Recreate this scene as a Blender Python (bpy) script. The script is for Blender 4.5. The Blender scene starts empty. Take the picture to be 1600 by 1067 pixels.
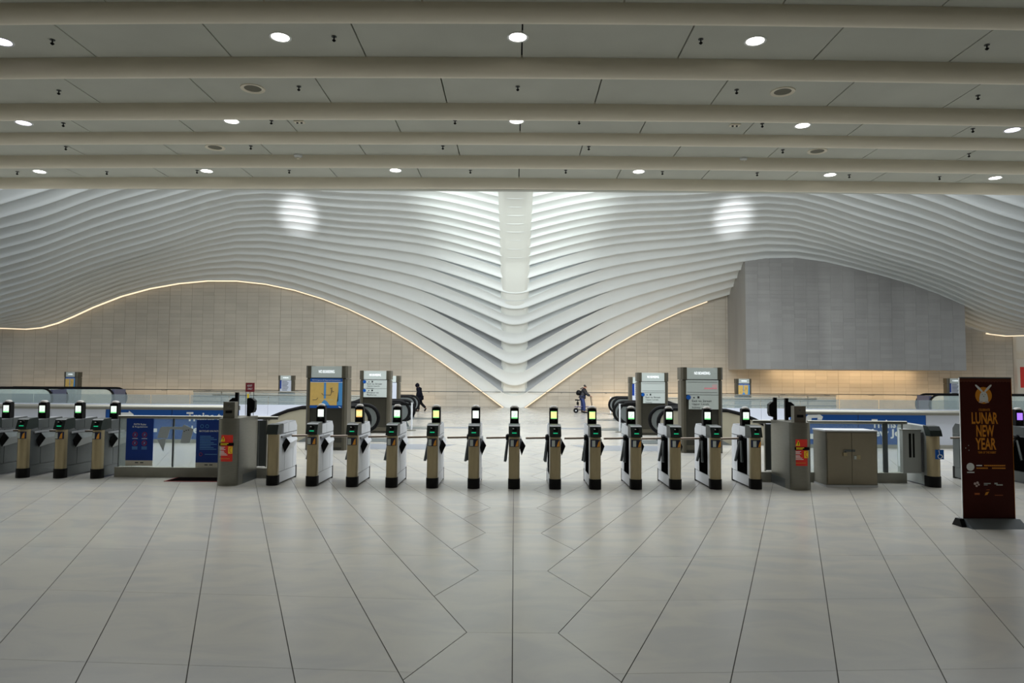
import bpy, math, random
import numpy as np
from mathutils import Vector, Matrix, Euler

random.seed(7)
S = bpy.context.scene
COL = S.collection

# ------------------------------------------------------------------ camera
F = 1100.0
EYE = 1.85
PITCH, ROLL, YAW = math.atan(59.5/F), 0.0072, 4.0/F
cam_data = bpy.data.cameras.new('camera')
cam = bpy.data.objects.new('camera', cam_data)
COL.objects.link(cam)
S.camera = cam
cam_data.sensor_width = 36.0
cam_data.lens = 36.0*F/1600.0
cam_data.clip_end = 300
RM = Matrix.Rotation(YAW, 3, 'Z') @ Matrix.Rotation(math.pi/2+PITCH, 3, 'X') @ Matrix.Rotation(ROLL, 3, 'Z')
cam.matrix_world = Matrix.Translation((0, 0, EYE)) @ RM.to_4x4()

def ray(px, py):
    return RM @ Vector(((px-800)/F, (533.5-py)/F, -1.0))
def at(px, py, Y):
    d = ray(px, py); t = Y/d.y
    return Vector((d.x*t, Y, EYE+d.z*t))
def atz(px, py, z):
    d = ray(px, py); t = (z-EYE)/d.z
    return Vector((d.x*t, d.y*t, z))

# ------------------------------------------------------------------ world, exposure, large lights
S.view_settings.view_transform = 'Standard'
S.view_settings.look = 'None'
S.view_settings.exposure = 0.0
S.view_settings.gamma = 1.0
S.view_settings.use_curve_mapping = False
W = bpy.data.worlds.new('world'); S.world = W; W.use_nodes = True
bg = W.node_tree.nodes['Background']
bg.inputs[0].default_value = (0.86, 0.93, 1.0, 1)
bg.inputs[1].default_value = 0.5

def area_light(name, loc, target, sx, sy, power, color, spread=math.pi):
    l = bpy.data.lights.new(name, 'AREA'); l.shape = 'RECTANGLE'; l.size = sx; l.size_y = sy
    l.energy = power; l.color = color; l.spread = spread
    o = bpy.data.objects.new(name, l); COL.objects.link(o)
    o.location = loc
    o.rotation_euler = (Vector(target)-Vector(loc)).to_track_quat('-Z', 'Y').to_euler()
    return o
def spot_light(name, loc, target, angle, power, color, blend=0.5, radius=0.1):
    l = bpy.data.lights.new(name, 'SPOT'); l.energy = power; l.color = color
    l.spot_size = angle; l.spot_blend = blend; l.shadow_soft_size = radius
    o = bpy.data.objects.new(name, l); COL.objects.link(o)
    o.location = loc
    o.rotation_euler = (Vector(target)-Vector(loc)).to_track_quat('-Z', 'Y').to_euler()
    return o

# ------------------------------------------------------------------ materials
def lin(c):
    c = c/255.0
    return c/12.92 if c <= 0.04045 else ((c+0.055)/1.055)**2.4
def rgb(r, g, b): return (lin(r), lin(g), lin(b), 1)
MATS = {}
def mat(name, col, rough=0.5, metal=0.0, var=0.0, scale=3.0, bump=0.0, island=0.0, spec=0.5, stretch=None):
    if name in MATS: return MATS[name]
    m = bpy.data.materials.new(name); m.use_nodes = True; MATS[name] = m
    nt = m.node_tree; b = nt.nodes['Principled BSDF']
    b.inputs['Base Color'].default_value = col
    b.inputs['Roughness'].default_value = rough
    b.inputs['Metallic'].default_value = metal
    b.inputs['Specular IOR Level'].default_value = spec
    out = None
    if var or bump:
        tc = nt.nodes.new('ShaderNodeTexCoord')
        mp = nt.nodes.new('ShaderNodeMapping')
        nt.links.new(tc.outputs['Object'], mp.inputs[0])
        if stretch: mp.inputs['Scale'].default_value = stretch
        nz = nt.nodes.new('ShaderNodeTexNoise'); nz.inputs['Scale'].default_value = scale
        nz.inputs['Detail'].default_value = 6
        nt.links.new(mp.outputs[0], nz.inputs['Vector'])
        if var:
            mr = nt.nodes.new('ShaderNodeMapRange')
            mr.inputs[1].default_value = 0.25; mr.inputs[2].default_value = 0.75
            mr.inputs[3].default_value = 1-var; mr.inputs[4].default_value = 1+var
            nt.links.new(nz.outputs['Fac'], mr.inputs[0])
            out = mr.outputs[0]
        if bump:
            bp = nt.nodes.new('ShaderNodeBump'); bp.inputs['Strength'].default_value = bump
            bp.inputs['Distance'].default_value = 0.01
            nt.links.new(nz.outputs['Fac'], bp.inputs['Height'])
            nt.links.new(bp.outputs[0], b.inputs['Normal'])
    if island:
        g = nt.nodes.new('ShaderNodeNewGeometry')
        mr2 = nt.nodes.new('ShaderNodeMapRange')
        mr2.inputs[3].default_value = 1-island; mr2.inputs[4].default_value = 1+island
        nt.links.new(g.outputs['Random Per Island'], mr2.inputs[0])
        if out is None: out = mr2.outputs[0]
        else:
            mu = nt.nodes.new('ShaderNodeMath'); mu.operation = 'MULTIPLY'
            nt.links.new(out, mu.inputs[0]); nt.links.new(mr2.outputs[0], mu.inputs[1]); out = mu.outputs[0]
    if out is not None:
        vm = nt.nodes.new('ShaderNodeVectorMath'); vm.operation = 'SCALE'
        vm.inputs[0].default_value = col[:3]
        nt.links.new(out, vm.inputs['Scale'])
        nt.links.new(vm.outputs[0], b.inputs['Base Color'])
    return m
def emit(name, col, strength):
    if name in MATS: return MATS[name]
    m = bpy.data.materials.new(name); m.use_nodes = True; MATS[name] = m
    b = m.node_tree.nodes['Principled BSDF']
    b.inputs['Base Color'].default_value = col
    b.inputs['Emission Color'].default_value = col
    b.inputs['Emission Strength'].default_value = strength
    b.inputs['Roughness'].default_value = 0.3
    return m
def glass(name, col, alpha, rough=0.05):
    if name in MATS: return MATS[name]
    m = bpy.data.materials.new(name); m.use_nodes = True; MATS[name] = m
    nt = m.node_tree
    b = nt.nodes['Principled BSDF']; o = nt.nodes['Material Output']
    b.inputs['Base Color'].default_value = col; b.inputs['Roughness'].default_value = rough
    t = nt.nodes.new('ShaderNodeBsdfTransparent'); t.inputs[0].default_value = (0.95, 0.98, 0.97, 1)
    mx = nt.nodes.new('ShaderNodeMixShader'); mx.inputs[0].default_value = alpha
    nt.links.new(t.outputs[0], mx.inputs[1]); nt.links.new(b.outputs[0], mx.inputs[2])
    nt.links.new(mx.outputs[0], o.inputs[0])
    return m

# marble floor: veins, per tile tone
def floor_material():
    m = bpy.data.materials.new('polished_marble'); m.use_nodes = True; MATS['floor'] = m
    nt = m.node_tree; b = nt.nodes['Principled BSDF']
    tc = nt.nodes.new('ShaderNodeTexCoord')
    mp = nt.nodes.new('ShaderNodeMapping'); mp.inputs['Rotation'].default_value = (0, 0, 0.6); mp.inputs['Scale'].default_value = (0.9, 1.6, 1)
    nt.links.new(tc.outputs['Object'], mp.inputs[0])
    nz = nt.nodes.new('ShaderNodeTexNoise'); nz.inputs['Scale'].default_value = 1.3; nz.inputs['Detail'].default_value = 8; nz.inputs['Distortion'].default_value = 1.2
    nt.links.new(mp.outputs[0], nz.inputs['Vector'])
    cr = nt.nodes.new('ShaderNodeValToRGB')
    cr.color_ramp.elements[0].position = 0.36; cr.color_ramp.elements[0].color = rgb(157, 156, 152)
    cr.color_ramp.elements[1].position = 0.60; cr.color_ramp.elements[1].color = rgb(167, 164, 155)
    nt.links.new(nz.outputs['Fac'], cr.inputs[0])
    g = nt.nodes.new('ShaderNodeNewGeometry')
    oi = nt.nodes.new('ShaderNodeObjectInfo')
    ad = nt.nodes.new('ShaderNodeMath'); ad.operation = 'ADD'
    nt.links.new(g.outputs['Random Per Island'], ad.inputs[0]); nt.links.new(oi.outputs['Random'], ad.inputs[1])
    fr = nt.nodes.new('ShaderNodeMath'); fr.operation = 'FRACT'; nt.links.new(ad.outputs[0], fr.inputs[0])
    mr = nt.nodes.new('ShaderNodeMapRange'); mr.inputs[3].default_value = 0.95; mr.inputs[4].default_value = 1.04
    nt.links.new(fr.outputs[0], mr.inputs[0])
    vm = nt.nodes.new('ShaderNodeVectorMath'); vm.operation = 'SCALE'
    nt.links.new(cr.outputs[0], vm.inputs[0]); nt.links.new(mr.outputs[0], vm.inputs['Scale'])
    nt.links.new(vm.outputs[0], b.inputs['Base Color'])
    b.inputs['Roughness'].default_value = 0.21
    b.inputs['Specular IOR Level'].default_value = 0.55
    return m

M_floor = floor_material()
M_grout = mat('dark_grout', rgb(70, 68, 62), 0.9)
M_inlay = mat('grey_stone_inlay', rgb(120, 124, 130), 0.3, var=0.08)
M_cpanel = mat('ceiling_panel_paint', rgb(194, 196, 186), 0.75, var=0.07, scale=1.5)
M_cbeam = mat('ceiling_beam_paint', rgb(230, 223, 204), 0.6, var=0.03, scale=2)
M_black = mat('matte_black', rgb(9, 9, 10), 0.5, spec=0.12)
M_recess = mat('recess_black', rgb(8, 8, 8), 0.8, spec=0.0)
M_darkgap = mat('dark_gap', rgb(22, 22, 20), 0.9)
M_white = mat("white_rib_paint", rgb(222, 226, 224), 0.42, var=0.02, scale=1.0)
M_infill = mat('white_infill', rgb(205, 210, 210), 0.6)
M_gapglass = mat('grey_gap_glazing', rgb(158, 162, 164), 0.45)
M_gaplight = mat('pale_gap_glazing', rgb(214, 218, 216), 0.45)
M_wall = mat('wall_marble', rgb(180, 173, 159), 0.5, var=0.12, scale=0.35, island=0.055)
M_bulk = mat('bulkhead_marble', rgb(146, 145, 142), 0.5, var=0.20, scale=0.5, island=0.06, stretch=(1, 1, 0.16))
M_wallback = mat('wall_joint', rgb(150, 141, 126), 0.9)
M_steel = mat('brushed_steel', rgb(126, 125, 116), 0.32, 0.75, var=0.06, scale=6, stretch=(1, 1, 8))
M_bronze = mat('bronze_steel', rgb(168, 154, 122), 0.34, 0.55, var=0.08, scale=18, stretch=(6, 6, 0.4))
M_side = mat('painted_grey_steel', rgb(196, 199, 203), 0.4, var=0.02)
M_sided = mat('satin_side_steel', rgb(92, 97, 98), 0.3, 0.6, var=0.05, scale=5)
M_seam = mat('panel_seam', rgb(70, 72, 74), 0.8)
M_house = mat('dark_green_plastic', rgb(28, 36, 34), 0.4, spec=0.3)
M_navy = mat('navy_label', rgb(16, 22, 52), 0.4)
M_orange = mat('orange_print', rgb(205, 140, 40), 0.5)
M_arm = mat('arm_steel', rgb(120, 108, 96), 0.35, 0.7)
M_rubber = mat('black_rubber', rgb(7, 7, 8), 0.5, spec=0.2)
M_led = emit('green_led', rgb(20, 190, 130), 0.75)
M_kiosk = mat('dark_bronze_kiosk', rgb(84, 80, 68), 0.38, 0.5, var=0.08, scale=4)
M_kioskd = mat('dark_kiosk_face', rgb(52, 50, 42), 0.3, 0.3, var=0.08, scale=4)
M_panelg = mat('pale_grey_sign', rgb(176, 184, 180), 0.45)
M_blue = mat('blue_vinyl', rgb(6, 74, 148), 0.5, spec=0.3)
M_blued = mat('dark_blue_poster', rgb(10, 50, 128), 0.5, spec=0.3)
M_lblue = mat('light_blue_print', rgb(70, 140, 200), 0.5)
M_ochre = mat('ochre_map', rgb(206, 172, 96), 0.5, var=0.06, scale=12)
M_txt = mat('white_print', rgb(225, 228, 228), 0.5)
M_txtd = mat('dark_print', rgb(38, 40, 42), 0.5)
M_txtb = mat('pale_blue_print', rgb(96, 150, 205), 0.5)
M_red = mat('red_print', rgb(214, 44, 30), 0.5)
M_redd = mat('dull_red_print', rgb(150, 44, 60), 0.5)
M_yellow = mat('yellow_print', rgb(240, 205, 40), 0.5)
M_maroon = mat('maroon_sign', rgb(112, 22, 34), 0.5)
M_banner = mat('dark_maroon_banner', rgb(62, 16, 8), 0.7, spec=0.2)
M_bantop = mat('brown_banner_top', rgb(92, 40, 22), 0.5)
M_borange = mat('banner_orange', rgb(216, 138, 30), 0.5)
M_bgrey = mat('banner_base_grey', rgb(84, 90, 94), 0.4, 0.4)
M_wpanel = mat('white_balustrade', rgb(186, 190, 200), 0.3)
M_frost = mat('frosted_decal', rgb(158, 166, 170), 0.5)
M_glass = glass('clear_glass', (0.75, 0.85, 0.85, 1), 0.14)
M_glassg = glass('grey_glass', (0.26, 0.30, 0.31, 1), 0.36)
M_esc = mat('beige_escalator_cladding', rgb(164, 158, 138), 0.5, 0.1, var=0.05)
M_escg = mat('grey_escalator_steel', rgb(120, 126, 126), 0.3, 0.5)
M_newel = mat('violet_grey_newel', rgb(88, 90, 112), 0.3, 0.3)
M_plinth = mat('grey_stone_plinth', rgb(138, 136, 126), 0.5, var=0.12, scale=5)
M_ledtext = emit('white_led_text', (0.92, 0.96, 1, 1), 1.15)
M_lamp = emit('downlight_glow', (1.0, 0.97, 0.9, 1), 9.0)
M_lampv = emit('violet_lamp_glow', (0.85, 0.8, 1.0, 1), 4.0)
M_strip = emit('warm_light_strip', (1.0, 0.80, 0.56, 1), 0.95)
M_scr_w = emit('screen_white', (0.90, 1.0, 0.92, 1), 0.95)
M_scr_y = emit('screen_yellow', (1.0, 0.95, 0.40, 1), 0.85)
M_scr_g = emit('screen_green', (0.22, 0.92, 0.30, 1), 0.85)
M_scr_o = emit('screen_orange', (0.95, 0.55, 0.18, 1), 0.8)
M_scr_v = emit('screen_violet', (0.42, 0.20, 1.0, 1), 1.0)
M_mat = mat('black_doormat', rgb(12, 9, 9), 0.9, spec=0.0)
M_matred = mat('doormat_red_edge', rgb(120, 28, 20), 0.8)
M_skin = mat('skin', rgb(150, 108, 86), 0.5)
M_coat = mat('navy_coat', rgb(8, 9, 18), 0.8, spec=0.1)
M_trouser = mat('black_trousers', rgb(8, 8, 10), 0.8, spec=0.1)
M_jeans = mat('blue_jeans', rgb(26, 40, 84), 0.8)
M_jacket = mat('black_jacket', rgb(18, 19, 26), 0.7)
M_hair = mat('dark_hair', rgb(30, 24, 20), 0.7)
M_scarf = mat('red_collar', rgb(150, 32, 26), 0.8)
M_scooter = mat('scooter_metal', rgb(30, 28, 40), 0.35, 0.5)
M_column = mat('cream_column', rgb(222, 210, 188), 0.5)

# ------------------------------------------------------------------ mesh helpers
class MB:
    def __init__(self): self.v = []; self.f = []; self.m = []
    def add(self, vs, fs, m=0):
        o = len(self.v); self.v += [tuple(p) for p in vs]
        for f in fs: self.f.append(tuple(i+o for i in f)); self.m.append(m)
        return self
    def box(self, x0, x1, y0, y1, z0, z1, m=0):
        vs = [(x0,y0,z0),(x1,y0,z0),(x1,y1,z0),(x0,y1,z0),(x0,y0,z1),(x1,y0,z1),(x1,y1,z1),(x0,y1,z1)]
        return self.add(vs, [(0,3,2,1),(4,5,6,7),(0,1,5,4),(1,2,6,5),(2,3,7,6),(3,0,4,7)], m)
    def prism(self, poly, a, b, axis='y', m=0, mcap=None):
        # poly of 2D points; axis y -> (x,z); x -> (y,z); z -> (x,y)
        def P(p, t):
            return (p[0], t, p[1]) if axis == 'y' else (t, p[0], p[1]) if axis == 'x' else (p[0], p[1], t)
        n = len(poly)
        area = sum(poly[i][0]*poly[(i+1)%n][1]-poly[(i+1)%n][0]*poly[i][1] for i in range(n))
        if (area < 0) != (axis == 'y'): poly = poly[::-1]
        vs = [P(p, a) for p in poly]+[P(p, b) for p in poly]
        fs = [(i, (i+1)%n, n+(i+1)%n, n+i) for i in range(n)]
        self.add(vs, fs, m)
        o = len(self.v)-2*n
        mc = m if mcap is None else mcap
        self.f.append(tuple(o+i for i in range(n-1, -1, -1))); self.m.append(mc)
        self.f.append(tuple(o+n+i for i in range(n))); self.m.append(mc)
        return self
    def tube(self, pts, r, n=8, m=0, cap=True, closed=False):
        pts = [Vector(p) for p in pts]; N = len(pts); rings = []
        up = None
        for i, p in enumerate(pts):
            if closed: t = pts[(i+1)%N]-pts[i-1]
            else: t = pts[min(i+1, N-1)]-pts[max(i-1, 0)]
            t.normalize()
            if up is None:
                up = Vector((0, 0, 1)) if abs(t.z) < 0.9 else Vector((1, 0, 0))
            s = t.cross(up); s.normalize(); u = s.cross(t); u.normalize(); up = u
            rr = r[i] if isinstance(r, (list, tuple)) else r
            rings.append([p+s*(rr*math.cos(2*math.pi*k/n))+u*(rr*math.sin(2*math.pi*k/n)) for k in range(n)])
        vs = [q for rg in rings for q in rg]; fs = []
        for i in range(N if closed else N-1):
            j = (i+1) % N
            for k in range(n): fs.append((i*n+k, j*n+k, j*n+(k+1)%n, i*n+(k+1)%n))
        if cap and not closed:
            fs.append(tuple(range(n))); fs.append(tuple((N-1)*n+k for k in range(n-1, -1, -1)))
        return self.add(vs, fs, m)
    def lathe(self, prof, c=(0, 0, 0), n=16, m=0, axis='z'):
        # prof list of (r, h)
        vs = []
        for r, h in prof:
            for k in range(n):
                a = 2*math.pi*k/n
                if axis == 'z': vs.append((c[0]+r*math.cos(a), c[1]+r*math.sin(a), c[2]+h))
                elif axis == 'y': vs.append((c[0]+r*math.sin(a), c[1]+h, c[2]+r*math.cos(a)))
                else: vs.append((c[0]+h, c[1]+r*math.cos(a), c[2]+r*math.sin(a)))
        fs = []
        for i in range(len(prof)-1):
            for k in range(n): fs.append((i*n+k, i*n+(k+1)%n, (i+1)*n+(k+1)%n, (i+1)*n+k))
        fs.append(tuple(range(n-1, -1, -1))); fs.append(tuple((len(prof)-1)*n+k for k in range(n)))
        return self.add(vs, fs, m)
    def grid(self, rows, m=0, flip=False):
        nu = len(rows[0]); vs = [p for r in rows for p in r]; fs = []
        for i in range(len(rows)-1):
            for k in range(nu-1):
                q = (i*nu+k, i*nu+k+1, (i+1)*nu+k+1, (i+1)*nu+k)
                fs.append(q[::-1] if flip else q)
        return self.add(vs, fs, m)
    def poly(self, pts, m=0): return self.add(pts, [tuple(range(len(pts)))], m)
    def mesh(self, name, mats, smooth=False):
        me = bpy.data.meshes.new(name); me.from_pydata(self.v, [], self.f)
        for x in (mats if isinstance(mats, (list, tuple)) else [mats]): me.materials.append(x)
        me.polygons.foreach_set('material_index', self.m)
        if smooth:
            me.polygons.foreach_set('use_smooth', [True]*len(self.f))
            me.set_sharp_from_angle(angle=math.radians(smooth if smooth is not True else 40))
        me.update()
        return me
    def build(self, name, mats, parent=None, loc=(0, 0, 0), smooth=False):
        return link(name, self.mesh(name, mats, smooth), parent, loc)

def link(name, me, parent=None, loc=(0, 0, 0), rot=None):
    o = bpy.data.objects.new(name, me); COL.objects.link(o)
    o.location = loc
    if rot: o.rotation_euler = rot
    if parent is not None: o.parent = parent
    return o
def tag(o, label, cat, group=None, kind=None):
    o['label'] = label; o['category'] = cat
    if group: o['group'] = group
    if kind: o['kind'] = kind
    return o
def thing(name, label, cat, loc=(0, 0, 0), rotz=0, group=None, kind=None):
    o = bpy.data.objects.new(name, None); COL.objects.link(o)
    o.empty_display_size = 0.1
    o.location = loc; o.rotation_euler = (0, 0, rotz)
    return tag(o, label, cat, group, kind)
CACHE = {}
def cached(key, fn):
    if key not in CACHE: CACHE[key] = fn()
    return CACHE[key]

# flat lettering in the XZ plane facing -Y, left/bottom at origin, fitted to w x h
def text_mesh(s, w, h, m, bold=0.0, align='L', name='lettering'):
    key = ('text', s, w, h, m.name, bold, align)
    if key in CACHE: return CACHE[key]
    c = bpy.data.curves.new('lettering', 'FONT'); c.body = s; c.offset = bold; c.resolution_u = 2
    o = bpy.data.objects.new('lettering_tmp', c); COL.objects.link(o)
    dg = bpy.context.evaluated_depsgraph_get()
    me = bpy.data.meshes.new_from_object(o.evaluated_get(dg))
    bpy.data.objects.remove(o); bpy.data.curves.remove(c)
    co = np.empty(len(me.vertices)*3); me.vertices.foreach_get('co', co); co = co.reshape(-1, 3)
    mn, mx = co.min(0), co.max(0); d = np.maximum(mx-mn, 1e-6)
    x = (co[:, 0]-mn[0])/d[0]*w; z = (co[:, 1]-mn[1])/d[1]*h
    if align == 'C': x -= w/2
    co2 = np.stack([x, np.zeros_like(x), z], 1)
    me.vertices.foreach_set('co', co2.ravel()); me.materials.clear(); me.materials.append(m); me.update()
    me.name = name
    CACHE[key] = me
    return me
def letter(s, x, y, z, w, h, m, parent, bold=0.0, align='L', name='lettering', rot=None):
    return link(name, text_mesh(s, w, h, m, bold, align), parent, (x, y, z), rot)

ORD = ['first', 'second', 'third', 'fourth', 'fifth', 'sixth', 'seventh', 'eighth', 'ninth', 'tenth', 'eleventh', 'twelfth', 'thirteenth', 'fourteenth', 'fifteenth']
# ------------------------------------------------------------------ large lights of the place, plus one added fill
# daylight from the skylight over the ribbed hall (open roof shows the sky), cool
area_light('skylight', (0, 22.5, 12.4), (0, 25.5, 0), 36, 16, 9200, (0.95, 0.985, 1.0))
area_light('far_floor_fill', (0, 30.0, 10.7), (0, 37.5, 0), 22, 1.2, 480, (0.95, 0.97, 1.0), math.radians(65))  # added fill without a fixture, out of view, brightens the far floor
for s in (-1, 1):
    # flood lamps mounted over the edge of the low ceiling
    spot_light('flood_lamp', (s*6.0, 13.0, 5.9), (s*12.3, 39.5, 11.1), math.radians(5.6), 42000, (0.95, 0.96, 1.0), 1.0, 0.25)
    spot_light('spine_lamp', (s*6.5, 25.0, 9.4), (s*2.0, 37.0, 10.6), math.radians(36), 5200, (0.93, 1.0, 0.97), 1.0, 0.8)
# warm cove lamps along the foot of the back wall
for xa, xb in ((-34, -5), (5, 16), (16, 33)):
    area_light('cove_lamp', ((xa+xb)/2, 46.6, 0.12), ((xa+xb)/2, 47.4, 1.6), xb-xa, 0.15, 105 if xb != 33 else 120, (1.0, 0.72, 0.42))
area_light('cove_lamp', (0, 45.6, 0.1), (0, 46.9, 2.6), 5.0, 0.15, 16, (1.0, 0.84, 0.62))
# warm cove lamp under the stone bulkhead
area_light('cove_lamp', (22.0, 46.7, 2.52), (22.0, 47.5, 1.6), 9.5, 0.15, 75, (1.0, 0.70, 0.40))

# ------------------------------------------------------------------ floor
WELL_X, WELL_Y0, WELL_Y1 = 6.3, 20.5, 34.0
fl = thing('floor', 'polished pale marble floor laid in a herringbone of large slabs', 'floor', kind='structure')
g = MB()
for (a, b, c, d) in ((-40, 40, -7, WELL_Y0), (-WELL_X, WELL_X, WELL_Y0, WELL_Y1), (-40, 40, WELL_Y1, 49)):
    g.box(a, b, c, d, -0.30, -0.006)
for s in (-1, 1):
    x0, x1 = sorted((s*(WELL_X+0.01), s*40)); g.box(x0, x1, WELL_Y0+0.01, WELL_Y1-0.01, -6.3, -6.0)
g.build('grout_bed', M_grout, fl)
for s in (-1, 1):
    g = MB(); x0, x1 = sorted((s*WELL_X, s*40))
    g.box(x0, x1, WELL_Y1-0.06, WELL_Y1-0.001, -6.2, 0.0); g.box(x0, x1, WELL_Y0-0.1, WELL_Y0, -6.2, -0.31)
    g.box(*sorted((s*WELL_X, s*(WELL_X-0.1))), WELL_Y0, WELL_Y1, -6.2, -0.31)
    g.build('well_lining', M_wpanel, fl)
K, SP, PY = 0.3973, 0.6663, 1.677
C0 = 1.755 - 0.0       # inner vertex x=-0.335 on line c at y=5.265
XI, XO = 0.335, 0.672
def side_line(c, y): return c - K*y          # left half: X on the line c at depth y
tiles_near, tiles_far = [], []
G = 0.0035
def shrink(poly, g=G):
    n = len(poly)
    ar = sum(poly[i][0]*poly[(i+1)%n][1]-poly[(i+1)%n][0]*poly[i][1] for i in range(n))
    if ar < 0: poly = poly[::-1]
    lines = []
    for i in range(n):
        p0, p1 = Vector(poly[i]), Vector(poly[(i+1)%n]); d = (p1-p0).normalized(); nn = Vector((-d.y, d.x))
        gi = g*0.42 if abs(d.y) < 0.2 else g          # joints across the strips are tighter
        lines.append((p0+nn*gi, d))
    out = []
    for i in range(n):
        (a, da), (b_, db) = lines[i-1], lines[i]
        den = da.x*db.y-da.y*db.x
        if abs(den) < 1e-4: q = b_
        else:
            t = ((b_.x-a.x)*db.y-(b_.y-a.y)*db.x)/den; q = a+da*t
        out.append((q.x, q.y))
    return out
def clip_y(poly, ymin, ymax):
    def half(poly, f):
        out = []
        for i in range(len(poly)):
            a, b = poly[i-1], poly[i]; fa, fb = f(a), f(b)
            if (fa >= 0) != (fb >= 0):
                t = fa/(fa-fb); out.append((a[0]+(b[0]-a[0])*t, a[1]+(b[1]-a[1])*t))
            if fb >= 0: out.append(b)
        return out
    poly = half(poly, lambda p: p[1]-ymin)
    if len(poly) < 3: return []
    return half(poly, lambda p: ymax-p[1])
def clip_x(poly, xmin, xmax):
    return [(y, x) for x, y in clip_y([(y, x) for x, y in poly], xmin, xmax)]
ROWS = [4.55+1.465*i for i in range(-2, 31)]
def row_y(r, x): return r - 0.060*(abs(x)-0.4)*-1.0 if False else r + 0.055*(abs(x)-0.6)
polys = []
for j in range(-46, 36):
    cA = C0 + SP*j; cB = cA + SP              # strip between lines cA (left) and cB (right)
    # inner vertex of cB at X=-XI, outer vertex of cA at X=-XO
    yI = (cB+XI)/K; yO = (cA+XO)/K
    for i in range(len(ROWS)-1):
        y0, y1 = ROWS[i], ROWS[i+1]
        # corners: solve X=c-K*Y with Y=row_y(r,X)= r+0.055*(-X-0.6)
        def corner(c, r):
            # Y = r + 0.055*(-X-0.6); X = c-K*Y
            Y = (r+0.055*(-c-0.6))/(1-0.055*K); return (c-K*Y, Y)
        q = [corner(cA, y0), corner(cB, y0), corner(cB, y1), corner(cA, y1)]
        # keep the part to the left of the end segment outer(cA)->inner(cB): beyond = larger Y
        # end line through (-XO,yO) and (-XI,yI)
        def half(poly):
            dx, dy = -XI+XO, yI-yO
            f = lambda p: dx*(p[1]-yO)-dy*(p[0]+XO)
            out = []
            for k in range(len(poly)):
                a, b = poly[k-1], poly[k]; fa, fb = f(a), f(b)
                if (fa >= 0) != (fb >= 0):
                    t = fa/(fa-fb); out.append((a[0]+(b[0]-a[0])*t, a[1]+(b[1]-a[1])*t))
                if fb >= 0: out.append(b)
            return out
        q = half(q)
        if len(q) >= 3: polys.append(q)
    # centre tile below the inner vertex of cB: between zigzag and the axis
    yO2 = (cB+XO)/K       # outer vertex of line cB lies farther
    polys.append([(-XI, yI), (-XO, yO), (-XI, (cA+XI)/K), (0, (cA+XI)/K), (0, yI)])
allp = []
for q in polys:
    for sgn in (-1, 1):
        p = [(x*(-sgn), y) for x, y in q]
        p = clip_y(p, -1.0, 47.4)
        if len(p) < 3: continue
        p = clip_x(p, -37, 37)
        if len(p) < 3: continue
        pieces = []
        near = clip_y(p, -1.0, WELL_Y0); far = clip_y(p, WELL_Y1, 47.4); mid = clip_x(clip_y(p, WELL_Y0, WELL_Y1) or [(0, 0)]*3, -WELL_X, WELL_X) if len(clip_y(p, WELL_Y0, WELL_Y1)) >= 3 else []
        for w in (near, mid, far):
            if len(w) >= 3:
                a = abs(sum(w[i][0]*w[(i+1)%len(w)][1]-w[(i+1)%len(w)][0]*w[i][1] for i in range(len(w)))/2)
                if a > 0.0006: allp.append(w)
def clean(p):
    out = []
    for q in p:
        if not out or (abs(q[0]-out[-1][0])+abs(q[1]-out[-1][1])) > 1e-4: out.append(q)
    if len(out) > 1 and (abs(out[0][0]-out[-1][0])+abs(out[0][1]-out[-1][1])) < 1e-4: out.pop()
    return out
def in_view(p):
    cx = sum(a for a, b in p)/len(p); cy = sum(b for a, b in p)/len(p)
    return cy > 4.0 and abs(cx) < 0.76*cy+0.6, cy
cand = []
far_mb = MB()
for p in allp:
    p = clean(p)
    if len(p) < 3: continue
    p = shrink(p)
    ok, cy = in_view(p)
    cand.append((0 if ok else 1, cy, p))
cand.sort(key=lambda t: (t[0], t[1]))
def tile_mb(mb, p, z0=-0.005, z1=0.0):
    n = len(p); vs = [(x, y, z0) for x, y in p]+[(x, y, z1) for x, y in p]
    fs = [(i, (i+1)%n, n+(i+1)%n, n+i) for i in range(n)]+[tuple(range(n, 2*n))]
    mb.add(vs, fs)
for k, (o_, cy, p) in enumerate(cand):
    if k < 296 and o_ == 0:
        mb = MB(); tile_mb(mb, p); mb.build('floor_tile', M_floor, fl)
    else:
        tile_mb(far_mb, p)
ft = far_mb.build('floor_tiling', M_floor, fl); ft['kind'] = 'stuff'
# inlaid stone strips beyond the turnstiles
for s in (-1, 1):
    for (xa, xb, ya, yb, sk) in ((1.62, 5.3, 18.6, 20.1, 0.55), (1.5, 5.0, 26.6, 27.4, 0.15), (3.35, 5.3, 39.2, 39.7, 0.1)):
        q = [(s*(xa+sk), ya), (s*xb, ya), (s*xb, yb), (s*xa, yb)]
        MB().prism(q, -0.004, 0.002, 'z').build('inlay_strip', M_inlay, fl)

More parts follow.
